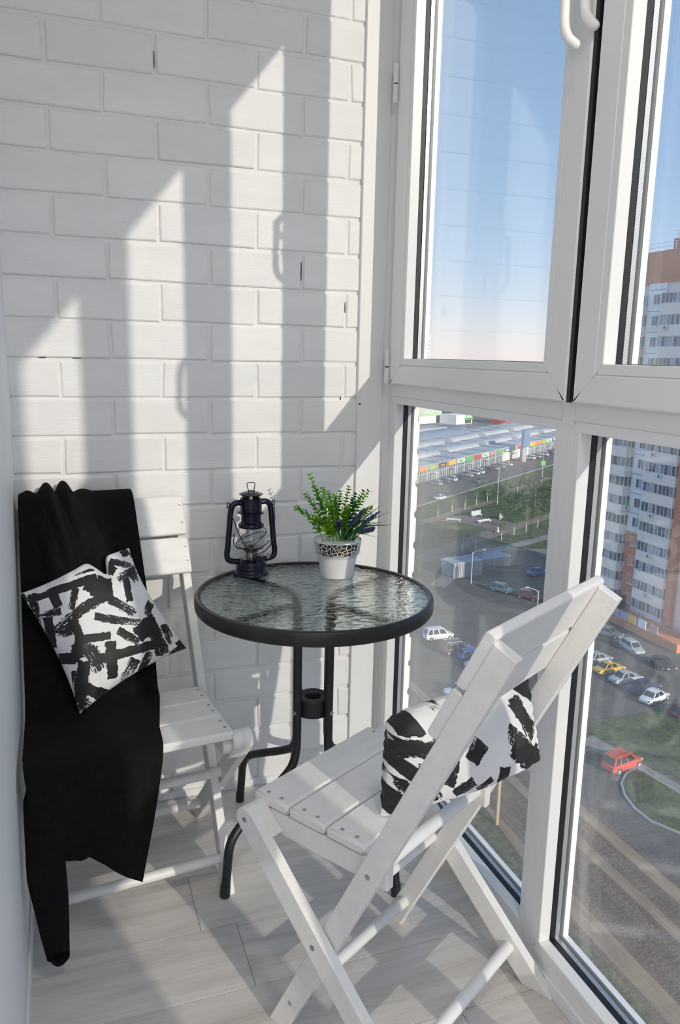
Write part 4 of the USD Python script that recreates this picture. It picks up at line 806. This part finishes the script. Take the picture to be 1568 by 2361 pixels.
for k, (c, y) in enumerate(zip(('lime', 'lilac', 'lilac', 'amber', 'white', 'pink'), (95.2, 93.5, 91.7, 90.0, 87.8, 85.4))): obj('poster', cbox((78.6, y - 1.6, G + 1.32), (78.7, y, G + 2.55)), MATS['sign_' + c], pc, smooth=False)
obj('canopy', cbox((79.5, 95.4, G), (82.6, 96.2, G + 3.25)), MATS['dark_gap'], pc, smooth=False)

# shopping row with its long grey roof
def shop_pt(t, o, z): p = np.array([106.7, 221.5]) + ddr * t + ndr * o; return np.array([p[0], p[1], z])
RS = np.stack([np.append(ddr, 0), np.append(ndr, 0), np.array([0, 0, 1.0])], 1)
ms = thing('shopping_centre', 'long low shopping centre with a grey ribbed roof and coloured shop signs', 'building', (106.7, 221.5, G))
def sbox(lo, hi, b=0): v, f = cbox(lo, hi, b); return v @ RS.T, f
def sobj(name, lo, hi, m, parent=None): return obj(name, sbox(lo, hi), MATS[m], parent or ms, smooth=False)
sobj('wall', (-70, 0.6, 0), (210, 45, 4.9), 'facade_white')
sobj('roof', (-70, 0.2, 4.9), (210, 45.5, 5.3), 'roof_grey')
sobj('fascia', (-70, 0.0, 3.6), (210, 0.7, 5.1), 'steel_grey')
for k, o in enumerate((13.0, 28.0)):
    for t0 in np.arange(-60, 200, 34):
        a = np.linspace(0, PI, 13); P = np.array([(o + 3.0 * math.cos(x), 5.2 + 1.5 * math.sin(x)) for x in a]); V = np.vstack([np.c_[np.full(13, t0), P], np.c_[np.full(13, t0 + 27), P]]) @ RS.T
        F = [(i, i + 1, 14 + i) for i in range(12)] + [(i, 14 + i, 13 + i) for i in range(12)] + [(0, i + 1, i) for i in range(1, 12)] + [(13, 13 + i, 14 + i) for i in range(1, 12)]
        obj('roof_light', (V, np.array(F)), MATS['roof_grey'], ms, smooth=40); 
b = MB()
for t in np.arange(-70, 210, 14): b.add(sbox((t, 0.3, 5.3), (t + 0.25, 45, 5.42)))
obj('roof_ribs', b, MATS['dark_gap'], ms, smooth=False, kind='stuff')
a = np.linspace(0, PI, 13); P = np.array([(40.5 + 4 * math.cos(x), 5.2 + 3.0 * math.sin(x)) for x in a])
V = np.vstack([np.c_[np.full(13, 30.0), P], np.c_[np.full(13, 118.0), P]]) @ RS.T
obj('roof_light', (V, np.array([(i, i + 1, 14 + i) for i in range(12)] + [(i, 14 + i, 13 + i) for i in range(12)] + [(0, i + 1, i) for i in range(1, 12)] + [(13, 13 + i, 14 + i) for i in range(1, 12)])), MATS['roof_blue'], ms, smooth=40)
rsn = np.random.default_rng(4)
signs = ['white', 'orange', 'lime', 'brown', 'amber', 'white', 'green', 'red', 'white', 'pink', 'green', 'blue', 'white', 'red', 'white', 'amber', 'orange', 'lime', 'white', 'blue']
for k, t in enumerate(np.arange(-8, 132, 7.0)):
    fw = obj('shop_front', sbox((t + 0.3, 0.3, 0.1), (t + 6.7, 0.62, 3.5)), MATS['shop_glass' if k not in (11, 12, 13, 14) else 'facade_cream'], ms, smooth=False)
    b = MB()
    for q in np.linspace(0.3, 6.7, 6): b.add(sbox((t + q - 0.08, 0.15, 0.1), (t + q + 0.08, 0.4, 3.5)))
    b.add(sbox((t + 0.3, 0.15, 2.5), (t + 6.7, 0.4, 2.65))); obj('window_frame', b, MATS['frame_white'], fw, smooth=False)
    sgn = sobj('sign', (t + 0.6, -0.25, 3.7), (t + 6.2, 0.05, 5.0), 'sign_' + signs[k])
    if signs[k] in ('brown', 'white', 'blue'): obj('lettering', sbox((t + 1.6, -0.3, 4.1), (t + 4.8, -0.24, 4.6)), MATS['sign_' + {'brown': 'orange', 'white': 'green', 'blue': 'white'}[signs[k]]], sgn, smooth=False)
    if k % 2 == 0:
        v = MB()
        for x, y in ((2.6, -1.6), (4.4, -1.6), (2.6, -0.2), (4.4, -0.2)): v.add(sbox((t + x - .06, y - .06, 0.1), (t + x + .06, y + .06, 2.7)))
        v.add(sbox((t + 2.5, -1.7, 2.6), (t + 4.5, 0.3, 2.75))); obj('porch_frame', v, MATS['frame_white'], ms, smooth=False)
pyl = thing('sign_pylon', 'tall blue advertising pylon standing in front of the shopping centre', 'sign', (171.0, 262.5, G))
obj('post', cbox((-0.9, -0.9, 0), (0.9, 0.9, 5.6)), MATS['steel_grey'], pyl, smooth=False)
obj('panel', sbox((-3.2, -1.1, 5.6), (3.2, -0.1, 12.4)), MATS['sign_blue'], pyl, smooth=False)

# pavilions, tower and halls on the skyline
pv = thing('green_pavilion', 'far white pavilion with tall window strips and a pale green sign band', 'building', (214.6, 429.5, G))
RP = np.array([[0.891, 0.454, 0], [-0.454, 0.891, 0], [0, 0, 1]])
def pbox(lo, hi): v, f = cbox(lo, hi); return v @ RP, f
obj('wall', pbox((-14, 0, 0), (8.5, 14, 11.2)), MATS['facade_white'], pv, smooth=False)
obj('sign_band', pbox((-14, -0.3, 4.6), (8.5, 0, 6.6)), MATS['sign_pale'], pv, smooth=False)
obj('roof', pbox((-14.5, -0.6, 11.2), (9, 14.5, 12.4)), MATS['frame_white'], pv, smooth=False)
b = MB()
for x in np.arange(-13.5, 8.2, 1.3): b.add(pbox((x, -0.12, 6.8), (x + 0.28, 0.05, 11.0)))
obj('window_strips', b, MATS['steel_grey'], pv, smooth=False, kind='stuff')
obj('shop_front', pbox((3.5, -0.2, 0.2), (8, 0.05, 4.2)), MATS['shop_glass'], pv, smooth=False)
p2 = thing('white_pavilion', 'far low white shop with a green emblem and a green awning', 'building', (231.3, 421.0, G))
obj('wall', pbox((-8.5, 0, 0), (8.5, 12, 5.6)), MATS['facade_white'], p2, smooth=False)
obj('awning', pbox((0.5, -1.2, 2.6), (7.5, 0, 3.9)), MATS['sign_green'], p2, smooth=False)
obj('shop_front', pbox((0.8, -0.2, 0.3), (7.2, 0.05, 2.5)), MATS['shop_glass'], p2, smooth=False)
obj('emblem', pbox((1.4, -0.2, 4.25), (2.6, 0.05, 5.25)), MATS['sign_green'], p2, smooth=False)
tw = thing('far_tower', 'distant white tower block with orange and red balcony bands on the horizon', 'building', (393.0, 809.0, G))
RT = np.array([[0.9, -0.436, 0], [0.436, 0.9, 0], [0, 0, 1]])
def tbox(lo, hi): v, f = cbox(lo, hi); return v @ RT.T, f
obj('wall', tbox((-13, 0, 0), (6.5, 14, 63)), MATS['facade_white'], tw, smooth=False)
for k in range(9):
    z = 55.5 - k * 4.2; obj('balcony_band', tbox((-9, -0.5, z), (-1, 0.1, z + 1.7)), MATS['sign_' + ('white', 'amber', 'orange', 'red', 'red', 'orange', 'amber', 'red', 'orange')[k]], tw, smooth=False)
    obj('window', tbox((2.2, -0.15, z), (4.2, 0.1, z + 1.6)), MATS['far_window'], tw, smooth=False)
far = [(300, 500, 60, 20, 7, 'sign_brown', 'low brown hall far beyond the shopping centre', 'brown_hall'), (262, 418, 14, 10, 8, 'sign_red', 'small red shop far beyond the shopping centre', 'red_shop'), (290, 425, 30, 12, 8, 'facade_cream', 'long cream shop building far beyond the shopping centre', 'cream_hall'), (150, 326, 60, 10, 5.5, 'facade_white', 'long white shed behind the grey shopping centre roof', 'white_shed'), (230, 500, 60, 20, 12, 'roof_grey', 'grey hall with a wide roof behind the green pavilion', 'grey_hall')]
for x, y, w, d, h, m, lb, nm in far:
    v, f = cbox((-w / 2, 0, 0), (w / 2, d, h)); fo = thing(nm, lb, 'building', (x, y, G)); obj('wall', (v @ RP, f), MATS[m], fo, smooth=False); v, f = cbox((-w / 2 - .6, -.6, h), (w / 2 + .6, d + .6, h + 0.8)); obj('roof', (v @ RP, f), MATS['roof_grey'], fo, smooth=False)

# ---------------------------------------------------------------- vehicles
def make_car(label, cat, kind, paint, x, y, deg, group=None, name=None):
    """A car at ground level, nose towards +x before turning; sizes by kind."""
    L, W, Hh, hood, tail, base = dict(sedan=(4.5, 1.75, 1.45, 1.15, 0.85, 0.80), hatch=(4.1, 1.72, 1.50, 0.95, 0.12, 0.82), suv=(4.5, 1.85, 1.72, 1.05, 0.10, 0.95), van=(4.47, 1.76, 1.72, 0.95, 0.05, 0.92), pickup=(5.1, 1.85, 1.75, 1.2, 1.5, 0.95))[kind]
    c = thing(name or {'sedan': 'saloon_car', 'hatch': 'hatchback_car', 'suv': 'off_road_car', 'van': 'estate_van', 'pickup': 'pickup_truck'}[kind], label, cat, (x, y, G + 0.04), math.radians(deg), group)
    h = L / 2; w = W / 2; m = MATS['paint_' + paint]; b = MB(); z0, z1 = 0.28, base
    f0, r0 = h - hood, -h + tail; f1, r1 = f0 - 0.66, r0 + (0.60 if kind == 'sedan' else 0.34); wt = w - 0.26; zr = Hh; zn = z1 - 0.20
    low = [(h, .42, w - .42), (h, zn - .10, w - .44), (h - .10, z0, w - .22), (h - .12, zn, w - .26), (h - .42, z0 - .04, w - .03), (h - .42, zn + .03, w - .10), (h - .42, .55, w), (f0, z1, w - .14), (f0 - .1, z1 - .10, w - .02), (f0, .55, w), (r0, z1, w - .14), (r0 + .1, z1 - .10, w - .02), (-h + .38, .55, w), (-h + .38, z0 - .02, w - .03), (-h + .08, z1 - .08, w - .24), (-h, z1 - .20, w - .34), (-h, .40, w - .36), (-h + .12, z0, w - .2)]
    b.add(hull([(x_, s_ * y_, z_) for x_, z_, y_ in low for s_ in (-1, 1)]))
    b.add(hull([(f0, s * (w - 0.10), z1 - 0.06) for s in (-1, 1)] + [(r0, s * (w - 0.10), z1 - 0.06) for s in (-1, 1)] + [(f1, s * wt, zr - 0.05) for s in (-1, 1)] + [(r1, s * wt, zr - 0.05) for s in (-1, 1)] + [(f1 - 0.28, s * (wt - 0.12), zr + .01) for s in (-1, 1)] + [(r1 + 0.28, s * (wt - 0.12), zr) for s in (-1, 1)] + [((f1 + r1) / 2, s * (wt - 0.16), zr + 0.035) for s in (-1, 1)]))
    if kind == 'suv':
        for s in (-1, 1): b.add(cyl((f1 - 0.1, s * (wt - 0.06), zr + 0.06), (r1 + 0.1, s * (wt - 0.06), zr + 0.06), 0.025, 8))
    body = obj('body', b, m, c, smooth=40)
    def quad(name, p, off, mm, par=c):
        p = np.array(p, float); n = np.cross(p[1] - p[0], p[3] - p[0]); n /= np.linalg.norm(n); cc = p.mean(0); q = cc + (p - cc) * 0.98
        return obj(name, hull(np.vstack([q + n * off, q - n * 0.03])), MATS[mm], par, smooth=False)
    zb = z1 + 0.03; zt = zr - 0.10; k = lambda z, a, bb: a + (bb - a) * (z - (z1 - 0.06)) / (zr - 0.05 - z1 + 0.06)
    yw = lambda z: k(z, w - 0.10, wt)
    fx, rx = (lambda z: k(z, f0, f1)), (lambda z: k(z, r0, r1))
    quad('windscreen', [(fx(zb), -yw(zb) + .10, zb), (fx(zb), yw(zb) - .10, zb), (fx(zt), yw(zt) - .08, zt), (fx(zt), -yw(zt) + .08, zt)], 0.012, 'car_glass')
    quad('rear_window', [(rx(zb), yw(zb) - .10, zb), (rx(zb), -yw(zb) + .10, zb), (rx(zt), -yw(zt) + .08, zt), (rx(zt), yw(zt) - .08, zt)], 0.012, 'car_glass')
    cuts = [0.0, 0.52, 1.0] if kind not in ('suv', 'van') else [0.0, 0.38, 0.72, 1.0]
    for s in (-1, 1):
        for a, e in zip(cuts[:-1], cuts[1:]):
            P = []
            for t, z in ((a + .03, zb), (e - .03, zb), (e - .03, zt), (a + .03, zt)):
                xa, xb = fx(z) - 0.10, rx(z) + 0.10; P.append((xa + (xb - xa) * t, s * yw(z), z))
            quad('side_window', P if s < 0 else P[::-1], 0.012, 'car_glass') if False else quad('side_window', P[::-1] if s < 0 else P, 0.012, 'car_glass')
        for xw in (h - 0.80, -h + 0.78):
            r = 0.34 if kind in ('suv', 'pickup') else 0.31
            wl_ = obj('wheel', cyl((xw, s * (w - 0.16), r), (xw, s * (w + 0.025), r), r, 22), MATS['tyre'], c)
            obj('hub', cyl((xw, s * (w + 0.02), r), (xw, s * (w + 0.035), r), r * 0.62, 14), MATS['steel_grey'], wl_)
        obj('headlight', cbox((h - 0.36, s * (w - 0.31) - 0.17, zn - 0.14), (h - 0.055, s * (w - 0.31) + 0.17, zn + 0.005), 0.04), MATS['lamp_clear'], c)
        obj('tail_light', cbox((-h + 0.02, s * (w - 0.28) - 0.15, z1 - 0.28), (-h + 0.22, s * (w - 0.28) + 0.15, z1 - 0.10), 0.03), MATS['lamp_red'], c)
    return c
make_car('white estate van parked at the far left of the car park below', 'van', 'van', 'white', 49.6, 94.6, 0)
make_car('brown off-road car parked between the white van and the blue car', 'car', 'suv', 'brown', 49.6, 89.0, -4)
make_car('blue hatchback parked beside the brown off-road car', 'car', 'hatch', 'blue', 50.6, 86.3, -4)
make_car('silver saloon parked nearest, beside the blue hatchback', 'car', 'sedan', 'silver', 50.2, 83.4, -4)
make_car('white saloon glimpsed over the foreground chair seat cushion', 'car', 'sedan', 'white', 43.8, 76.6, -6)
make_car('orange red car turning beside the grass island', 'car', 'suv', 'red', 50.8, 57.0, 12)
taxi = make_car('yellow taxi parked in the right-hand row', 'taxi', 'sedan', 'yellow', 65.4, 77.4, 4, name='taxi')
obj('roof_sign', cbox((-0.35, -0.35, 1.45), (-0.1, 0.35, 1.62), 0.03), MATS['sign_white'], taxi)
make_car('silver saloon parked beside the yellow taxi', 'car', 'sedan', 'silver', 65.4, 74.2, 2)
make_car('dark blue saloon parked between the silver and the white saloon', 'car', 'sedan', 'navy', 65.6, 71.2, 5)
make_car('white saloon with dark rear window parked in the right-hand row', 'car', 'sedan', 'white', 64.9, 68.6, 17)
make_car('dark red car cut off by the right edge of the view', 'car', 'hatch', 'maroon', 65.6, 64.3, 10)
make_car('silver grey hatchback crossing the car park towards the viewer', 'car', 'hatch', 'silver', 73.4, 82.6, -95)
make_car('black saloon driving away across the right of the car park', 'car', 'sedan', 'black', 73.4, 76.8, -97)
make_car('silver car half hidden behind the foreground chair back', 'car', 'sedan', 'silver', 66.0, 80.6, 4)
make_car('dark car at the foot of the apartment block porch', 'car', 'sedan', 'grey', 74.0, 88.6, -60)
make_car('dark red hatchback parked below the round lawn', 'car', 'hatch', 'maroon', 72.8, 107.2, -60)
make_car('pale teal hatchback parked behind the dark red hatchback', 'car', 'hatch', 'teal', 70.6, 112.0, -60)
make_car('blue saloon parked beyond the grey kiosk', 'car', 'sedan', 'blue', 82.6, 119.5, 10)
make_car('white saloon driving alone along the main road', 'car', 'sedan', 'white', 100.8, 194.8, 22)
make_car('dark green off-road car leaving the shop parking', 'car', 'suv', 'green', 127.4, 219.0, 200)
row = [('silver', 'hatch', 'pale hatchback at the near left end of the shop parking row'), ('grey', 'sedan', 'grey saloon second from the left end of the shop parking row'), ('white', 'suv', 'white off-road car third from the left end of the shop parking row'), ('black', 'sedan', 'black saloon fourth from the left end of the shop parking row'), ('silver', 'pickup', 'silver pickup parked in front of the amber shop sign'), ('white', 'van', 'white van beside the silver pickup in the shop parking row'), ('white', 'suv', 'white car just right of the white van in the shop parking row'), ('navy', 'sedan', 'navy saloon in the middle of the shop parking row'), ('maroon', 'hatch', 'maroon hatchback in the middle of the shop parking row'), ('silver', 'sedan', 'silver saloon right of the maroon hatchback in the shop row'), ('silver', 'hatch', 'silver hatchback behind the tall lamp post on the shop parking'), ('white', 'sedan', 'white saloon left of the advertising pylon'), ('white', 'van', 'white van right of the advertising pylon'), ('silver', 'suv', 'silver off-road car towards the far end of the shop row'), ('white', 'suv', 'white off-road car near the far end of the shop row'), ('black', 'sedan', 'black saloon at the far right end of the shop row'), ('silver', 'sedan', 'silver saloon last at the far right end of the shop row')]
tr = [(1.5), 7.0, 12.0, 17.5, 24.0, 30.0, 34.0, 38.0, 42.0, 46.5, 53.0, 60.0, 84.0, 91.0, 100.0, 106.0, 112.0]
for (pn, kd_, lb), t in zip(row, tr):
    p = np.array([106.7, 221.5]) + ddr * t - ndr * 5.4; make_car(lb, 'car' if kd_ not in ('van', 'pickup') else ('van' if kd_ == 'van' else 'pickup'), kd_, pn, float(p[0]), float(p[1]), 112)

# ---------------------------------------------------------------- street furniture, trees, people
def lamp_post(label, x, y, hgt, arm, sign=False):
    l = thing('lamp_post', label, 'street lamp', (x, y, G)); obj('pole', tube([(0, 0, 0), (0, 0, hgt * 0.5), (0, 0, hgt)], [0.11, 0.09, 0.06], 10), MATS['lamp_white'], l)
    if arm:
        P = spline([(0, 0, hgt - 0.5), (arm * 0.25, -arm * 0.1, hgt + 0.1), (arm, -arm * 0.4, hgt + 0.45)], 5); obj('arm', tube(P, 0.045, 8), MATS['lamp_white'], l)
        obj('lamp_head', hull([np.array(P[-1]) + q * (0.42, 0.2, 0.10) for q in trimesh.creation.icosphere(1).vertices]), MATS['lamp_white'], l)
    else: obj('lamp_head', cbox((-0.3, -0.3, hgt), (0.3, 0.3, hgt + 0.15), 0.05), MATS['lamp_white'], l)
    if sign: obj('road_sign', cbox((-0.85, -0.14, hgt * 0.58), (0.85, -0.08, hgt * 0.58 + 1.5)), MATS['sign_green'], l, smooth=False)
lamp_post('tall white lamp post beside the main road, rising over the lawn', 112.2, 183.3, 10.2, 0)
lamp_post('white lamp post carrying a green road sign near the conifer', 145.7, 212.0, 10.4, 0, True)
lamp_post('curved lamp post in front of the grey kiosk', 67.9, 118.0, 5.8, 1.9)
lamp_post('curved lamp post just above the foreground chair back', 66.2, 95.1, 5.6, -1.6)
kk = thing('kiosk', 'grey corrugated kiosk with a blue lean-to roof below the lawn', 'kiosk', (69.6, 123.4, G))
rk = math.radians(8); RK = np.array([[math.cos(rk), -math.sin(rk), 0], [math.sin(rk), math.cos(rk), 0], [0, 0, 1]])
def kbox(lo, hi): v, f = cbox(lo, hi); return v @ RK.T, f
obj('wall', kbox((-3.6, -1.4, 0), (2.8, 2.4, 2.7)), MATS['steel_grey'], kk, smooth=False)
obj('roof', kbox((-3.8, -1.6, 2.7), (3.0, 2.6, 2.9)), MATS['roof_grey'], kk, smooth=False)
b = MB()
for x in np.arange(-3.5, 2.8, 0.36): b.add(kbox((x, -1.5, 0.1), (x + 0.16, -1.38, 2.6)))
obj('corrugation', b, MATS['roof_grey'], kk, smooth=False, kind='stuff')
obj('door', kbox((-3.2, -1.46, 0.1), (-2.4, -1.36, 2.2)), MATS['dark_gap'], kk, smooth=False)
obj('lean_to_roof', kbox((3.0, 0.0, 2.3), (11.0, 4.4, 2.5)), MATS['roof_blue'], kk, smooth=False)
for x in (3.4, 7.0, 10.6): obj('post', kbox((x, 0.2, 0), (x + .12, .32, 2.3)), MATS['steel_grey'], kk, smooth=False)
def bench(label, x, y, L, deg, tall):
    v = thing('bench', label, 'bench', (x, y, G + 0.08), math.radians(deg)); obj('seat', cbox((-L / 2, -0.3, 0.35), (L / 2, 0.3, 0.5), 0.02), MATS['lamp_white'], v)
    for s in (-1, 1): obj('leg', cbox((s * L * 0.42 - 0.12, -0.28, 0), (s * L * 0.42 + 0.12, 0.28, 0.35)), MATS['lamp_white'], v, smooth=False)
    if tall: obj('back', cbox((-L / 2, 0.22, 0.5), (L / 2, 0.34, 0.5 + tall), 0.02), MATS['lamp_white'], v)
bench('long white bench with a tall back at the edge of the big lawn', 98.6, 170.4, 3.6, 20, 1.0)
bench('white bench turned sideways on the plaza', 103.4, 166.6, 2.6, 50, 0.7)
bench('low white double bench in the middle of the plaza', 96.8, 163.4, 4.0, 12, 0.25)
bench('low grey bench at the left rim of the plaza', 90.0, 166.6, 3.6, -35, 0.2)
vb = thing('timber_post', 'weathered timber post standing on the dry grass verge', 'post', (33.9, 52.3, G))
obj('post', cbox((-0.14, -0.14, 0), (0.14, 0.14, 6.2), 0.02), MATS['timber_post'], vb)
bd = obj('notice_board', cbox((-0.9, -0.06, 6.2), (0.9, 0.06, 7.6), 0.01), MATS['sign_white'], vb)
obj('notice', cbox((0.14, -0.1, 4.2), (0.20, 0.1, 4.7)), MATS['sign_white'], vb, smooth=False)
def crown(rng, n, rad, squash, z, size):
    V, F = [], []
    for _ in range(n):
        d = rng.normal(0, 1, 3); d /= np.linalg.norm(d); p = d * rad * rng.uniform(0.35, 1.0) ** 0.6 * np.array([1, 1, squash]) + (0, 0, z); a, b_ = rng.normal(0, size, 3), rng.normal(0, size, 3); k = len(V); V += [p, p + a, p + b_]; F.append((k, k + 1, k + 2))
    return np.array(V), np.array(F)
def young_tree(x, y, label, group, i, big=1.0):
    rng = np.random.default_rng(100 + i); t = thing('young_tree', label, 'tree', (x, y, G), 0, group)
    obj('white_trunk', tube([(0, 0, 0), (0, 0, 1.7 * big)], 0.10, 8), MATS['trunk_white'], t); obj('stem', tube([(0, 0, 1.7 * big), (0.05, 0, 4.2 * big)], [0.07, 0.03], 7), MATS['timber_post'], t)
    obj('foliage', crown(rng, 130, 0.85 * big, 1.5, 3.4 * big, 0.16), MATS['leaf_tree'], t, smooth=False, kind='stuff')
for i, (x, y) in enumerate(((88.7, 172.4), (95.0, 176.9), (100.3, 179.7), (106.2, 184.1), (111.9, 188.1), (124.1, 197.1), (129.2, 200.2), (136.0, 205.6))): young_tree(x, y, ('leftmost', 'second from the left', 'third from the left', 'fourth from the left', 'fifth from the left', 'third from the right', 'second from the right', 'rightmost')[i] + ' young tree with whitewashed trunk in the row along the main road', 'young trees along the main road', i)
for i, (x, y) in enumerate(((96.4, 149.6), (101.1, 151.9), (106.5, 155.3), (90.9, 145.9), (81.3, 140.4), (77.4, 138.7))): young_tree(x, y, 'young tree with whitewashed trunk nearer than the plaza, ' + ('fourth from the left', 'fifth from the left', 'rightmost', 'third from the left', 'second from the left', 'leftmost')[i], 'young trees on the near lawn', i + 20)
rng = np.random.default_rng(77)
for i, (x, y, r, h, mm, lb) in enumerate(((121.0, 178.5, 3.0, 8.5, 'leaf_pine', 'broad dark conifer on the right of the big lawn'), (127.5, 184.0, 2.4, 5.5, 'leaf_tree', 'yellowish bushy tree right of the dark conifer'), (113.5, 189.5, 2.0, 4.2, 'leaf_tree', 'leafy tree behind the tall lamp post'), (119.0, 193.0, 2.2, 4.5, 'leaf_tree', 'leafy tree between the two lamp posts'))):
    t = thing('bushy_tree', lb, 'tree', (x, y, G)); obj('stem', tube([(0, 0, 0), (0, 0, h * 0.6)], [0.18, 0.08], 8), MATS['timber_post'], t); obj('foliage', crown(rng, 700, r, h / (2 * r), h * 0.55, 0.30), MATS[mm], t, smooth=False, kind='stuff')
V, F = [], []
for _ in range(2600):
    x, y = rng.uniform(110, 135), rng.uniform(168, 200)
    if (x - 110) * 1.15 + 168 < y - 14 or (x - 110) * 1.15 + 168 > y + 20: continue
    p = np.array([x, y, rng.uniform(0.1, 0.7)]); k = len(V); V += [p, p + rng.normal(0, 0.3, 3), p + rng.normal(0, 0.3, 3)]; F.append((k, k + 1, k + 2))
obj('low_shrubs', (np.array(V) + (0, 0, G), np.array(F)), MATS['leaf_tree'], None, smooth=False, label='low shrubs scattered over the lawn around the dark conifer', cat='shrubs', kind='stuff')
def walker(label, x, y, deg, top, legs, skirt=False):
    """A tiny standing figure: one body surface, clothes over it."""
    p = thing('person', label, 'person', (x, y, G + 0.10), math.radians(deg)); J = dict(h=((0, 0, 1.62), .105), hb=((0, 0, 1.55), .09), n=((0, 0, 1.46), .055), c=((0, 0, 1.30), .15), w=((0, 0, 1.02), .13), pl=((.09, 0, .92), .10), pr=((-.09, 0, .92), .10), kl=((.10, .04, .50), .062), kr=((-.10, -.06, .50), .062), fl=((.10, 0, .06), .045), fr=((-.10, -.14, .06), .045), tl=((.10, .14, .04), .035), tr=((-.10, 0, .04), .035), sl=((.19, 0, 1.38), .055), sr=((-.19, 0, 1.38), .055), el=((.24, -.03, 1.12), .042), er=((-.24, .02, 1.12), .042), al=((.24, .06, .88), .035), ar=((-.24, .10, .88), .035))
    def sph(k): q, r = J[k]; return [np.array(q) + r * v for v in trimesh.creation.icosphere(1).vertices]
    def bones(L):
        m = m3.Manifold()
        for a, b_ in L: m = m + m3.Manifold.hull_points(np.array(sph(a) + sph(b_)))
        return m
    obj('body', bones([('h', 'hb'), ('hb', 'n'), ('n', 'c'), ('c', 'w'), ('w', 'pl'), ('w', 'pr'), ('pl', 'kl'), ('kl', 'fl'), ('pr', 'kr'), ('kr', 'fr'), ('fl', 'tl'), ('fr', 'tr'), ('c', 'sl'), ('c', 'sr'), ('sl', 'el'), ('el', 'al'), ('sr', 'er'), ('er', 'ar')]), MATS['skin'], p, smooth=60)
    for k in J: J[k] = (J[k][0], J[k][1] + 0.018)
    obj('jacket', bones([('c', 'w'), ('c', 'sl'), ('c', 'sr'), ('sl', 'el'), ('sr', 'er')]), MATS[top], p, smooth=60)
    if skirt: obj('skirt', hull([np.array((0.17 * math.cos(a), 0.17 * math.sin(a), 1.02)) for a in np.arange(0, 6.2, .6)] + [np.array((0.34 * math.cos(a), 0.34 * math.sin(a), .25)) for a in np.arange(0, 6.2, .6)]), MATS[legs], p, smooth=60)
    else: obj('trousers', bones([('w', 'pl'), ('w', 'pr'), ('pl', 'kl'), ('kl', 'fl'), ('pr', 'kr'), ('kr', 'fr')]), MATS[legs], p, smooth=60)
    obj('hair', hull([np.array((0, -0.015, 1.66)) + v * (.112, .118, .10) for v in trimesh.creation.icosphere(1).vertices]), MATS['dark_gap'], p, smooth=60)
plain('skin', (0.50, 0.31, 0.22), 0.6)
walker('person in a long white dress walking on the paved path', 93.9, 152.4, 40, 'sign_white', 'sign_white', True)
walker('person in dark clothes walking beside the figure in white', 92.7, 152.2, 60, 'dark_gap', 'dark_gap')
walker('person in dark clothes standing at the plaza corner by the big lawn', 95.0, 171.0, 120, 'dark_gap', 'dark_gap')
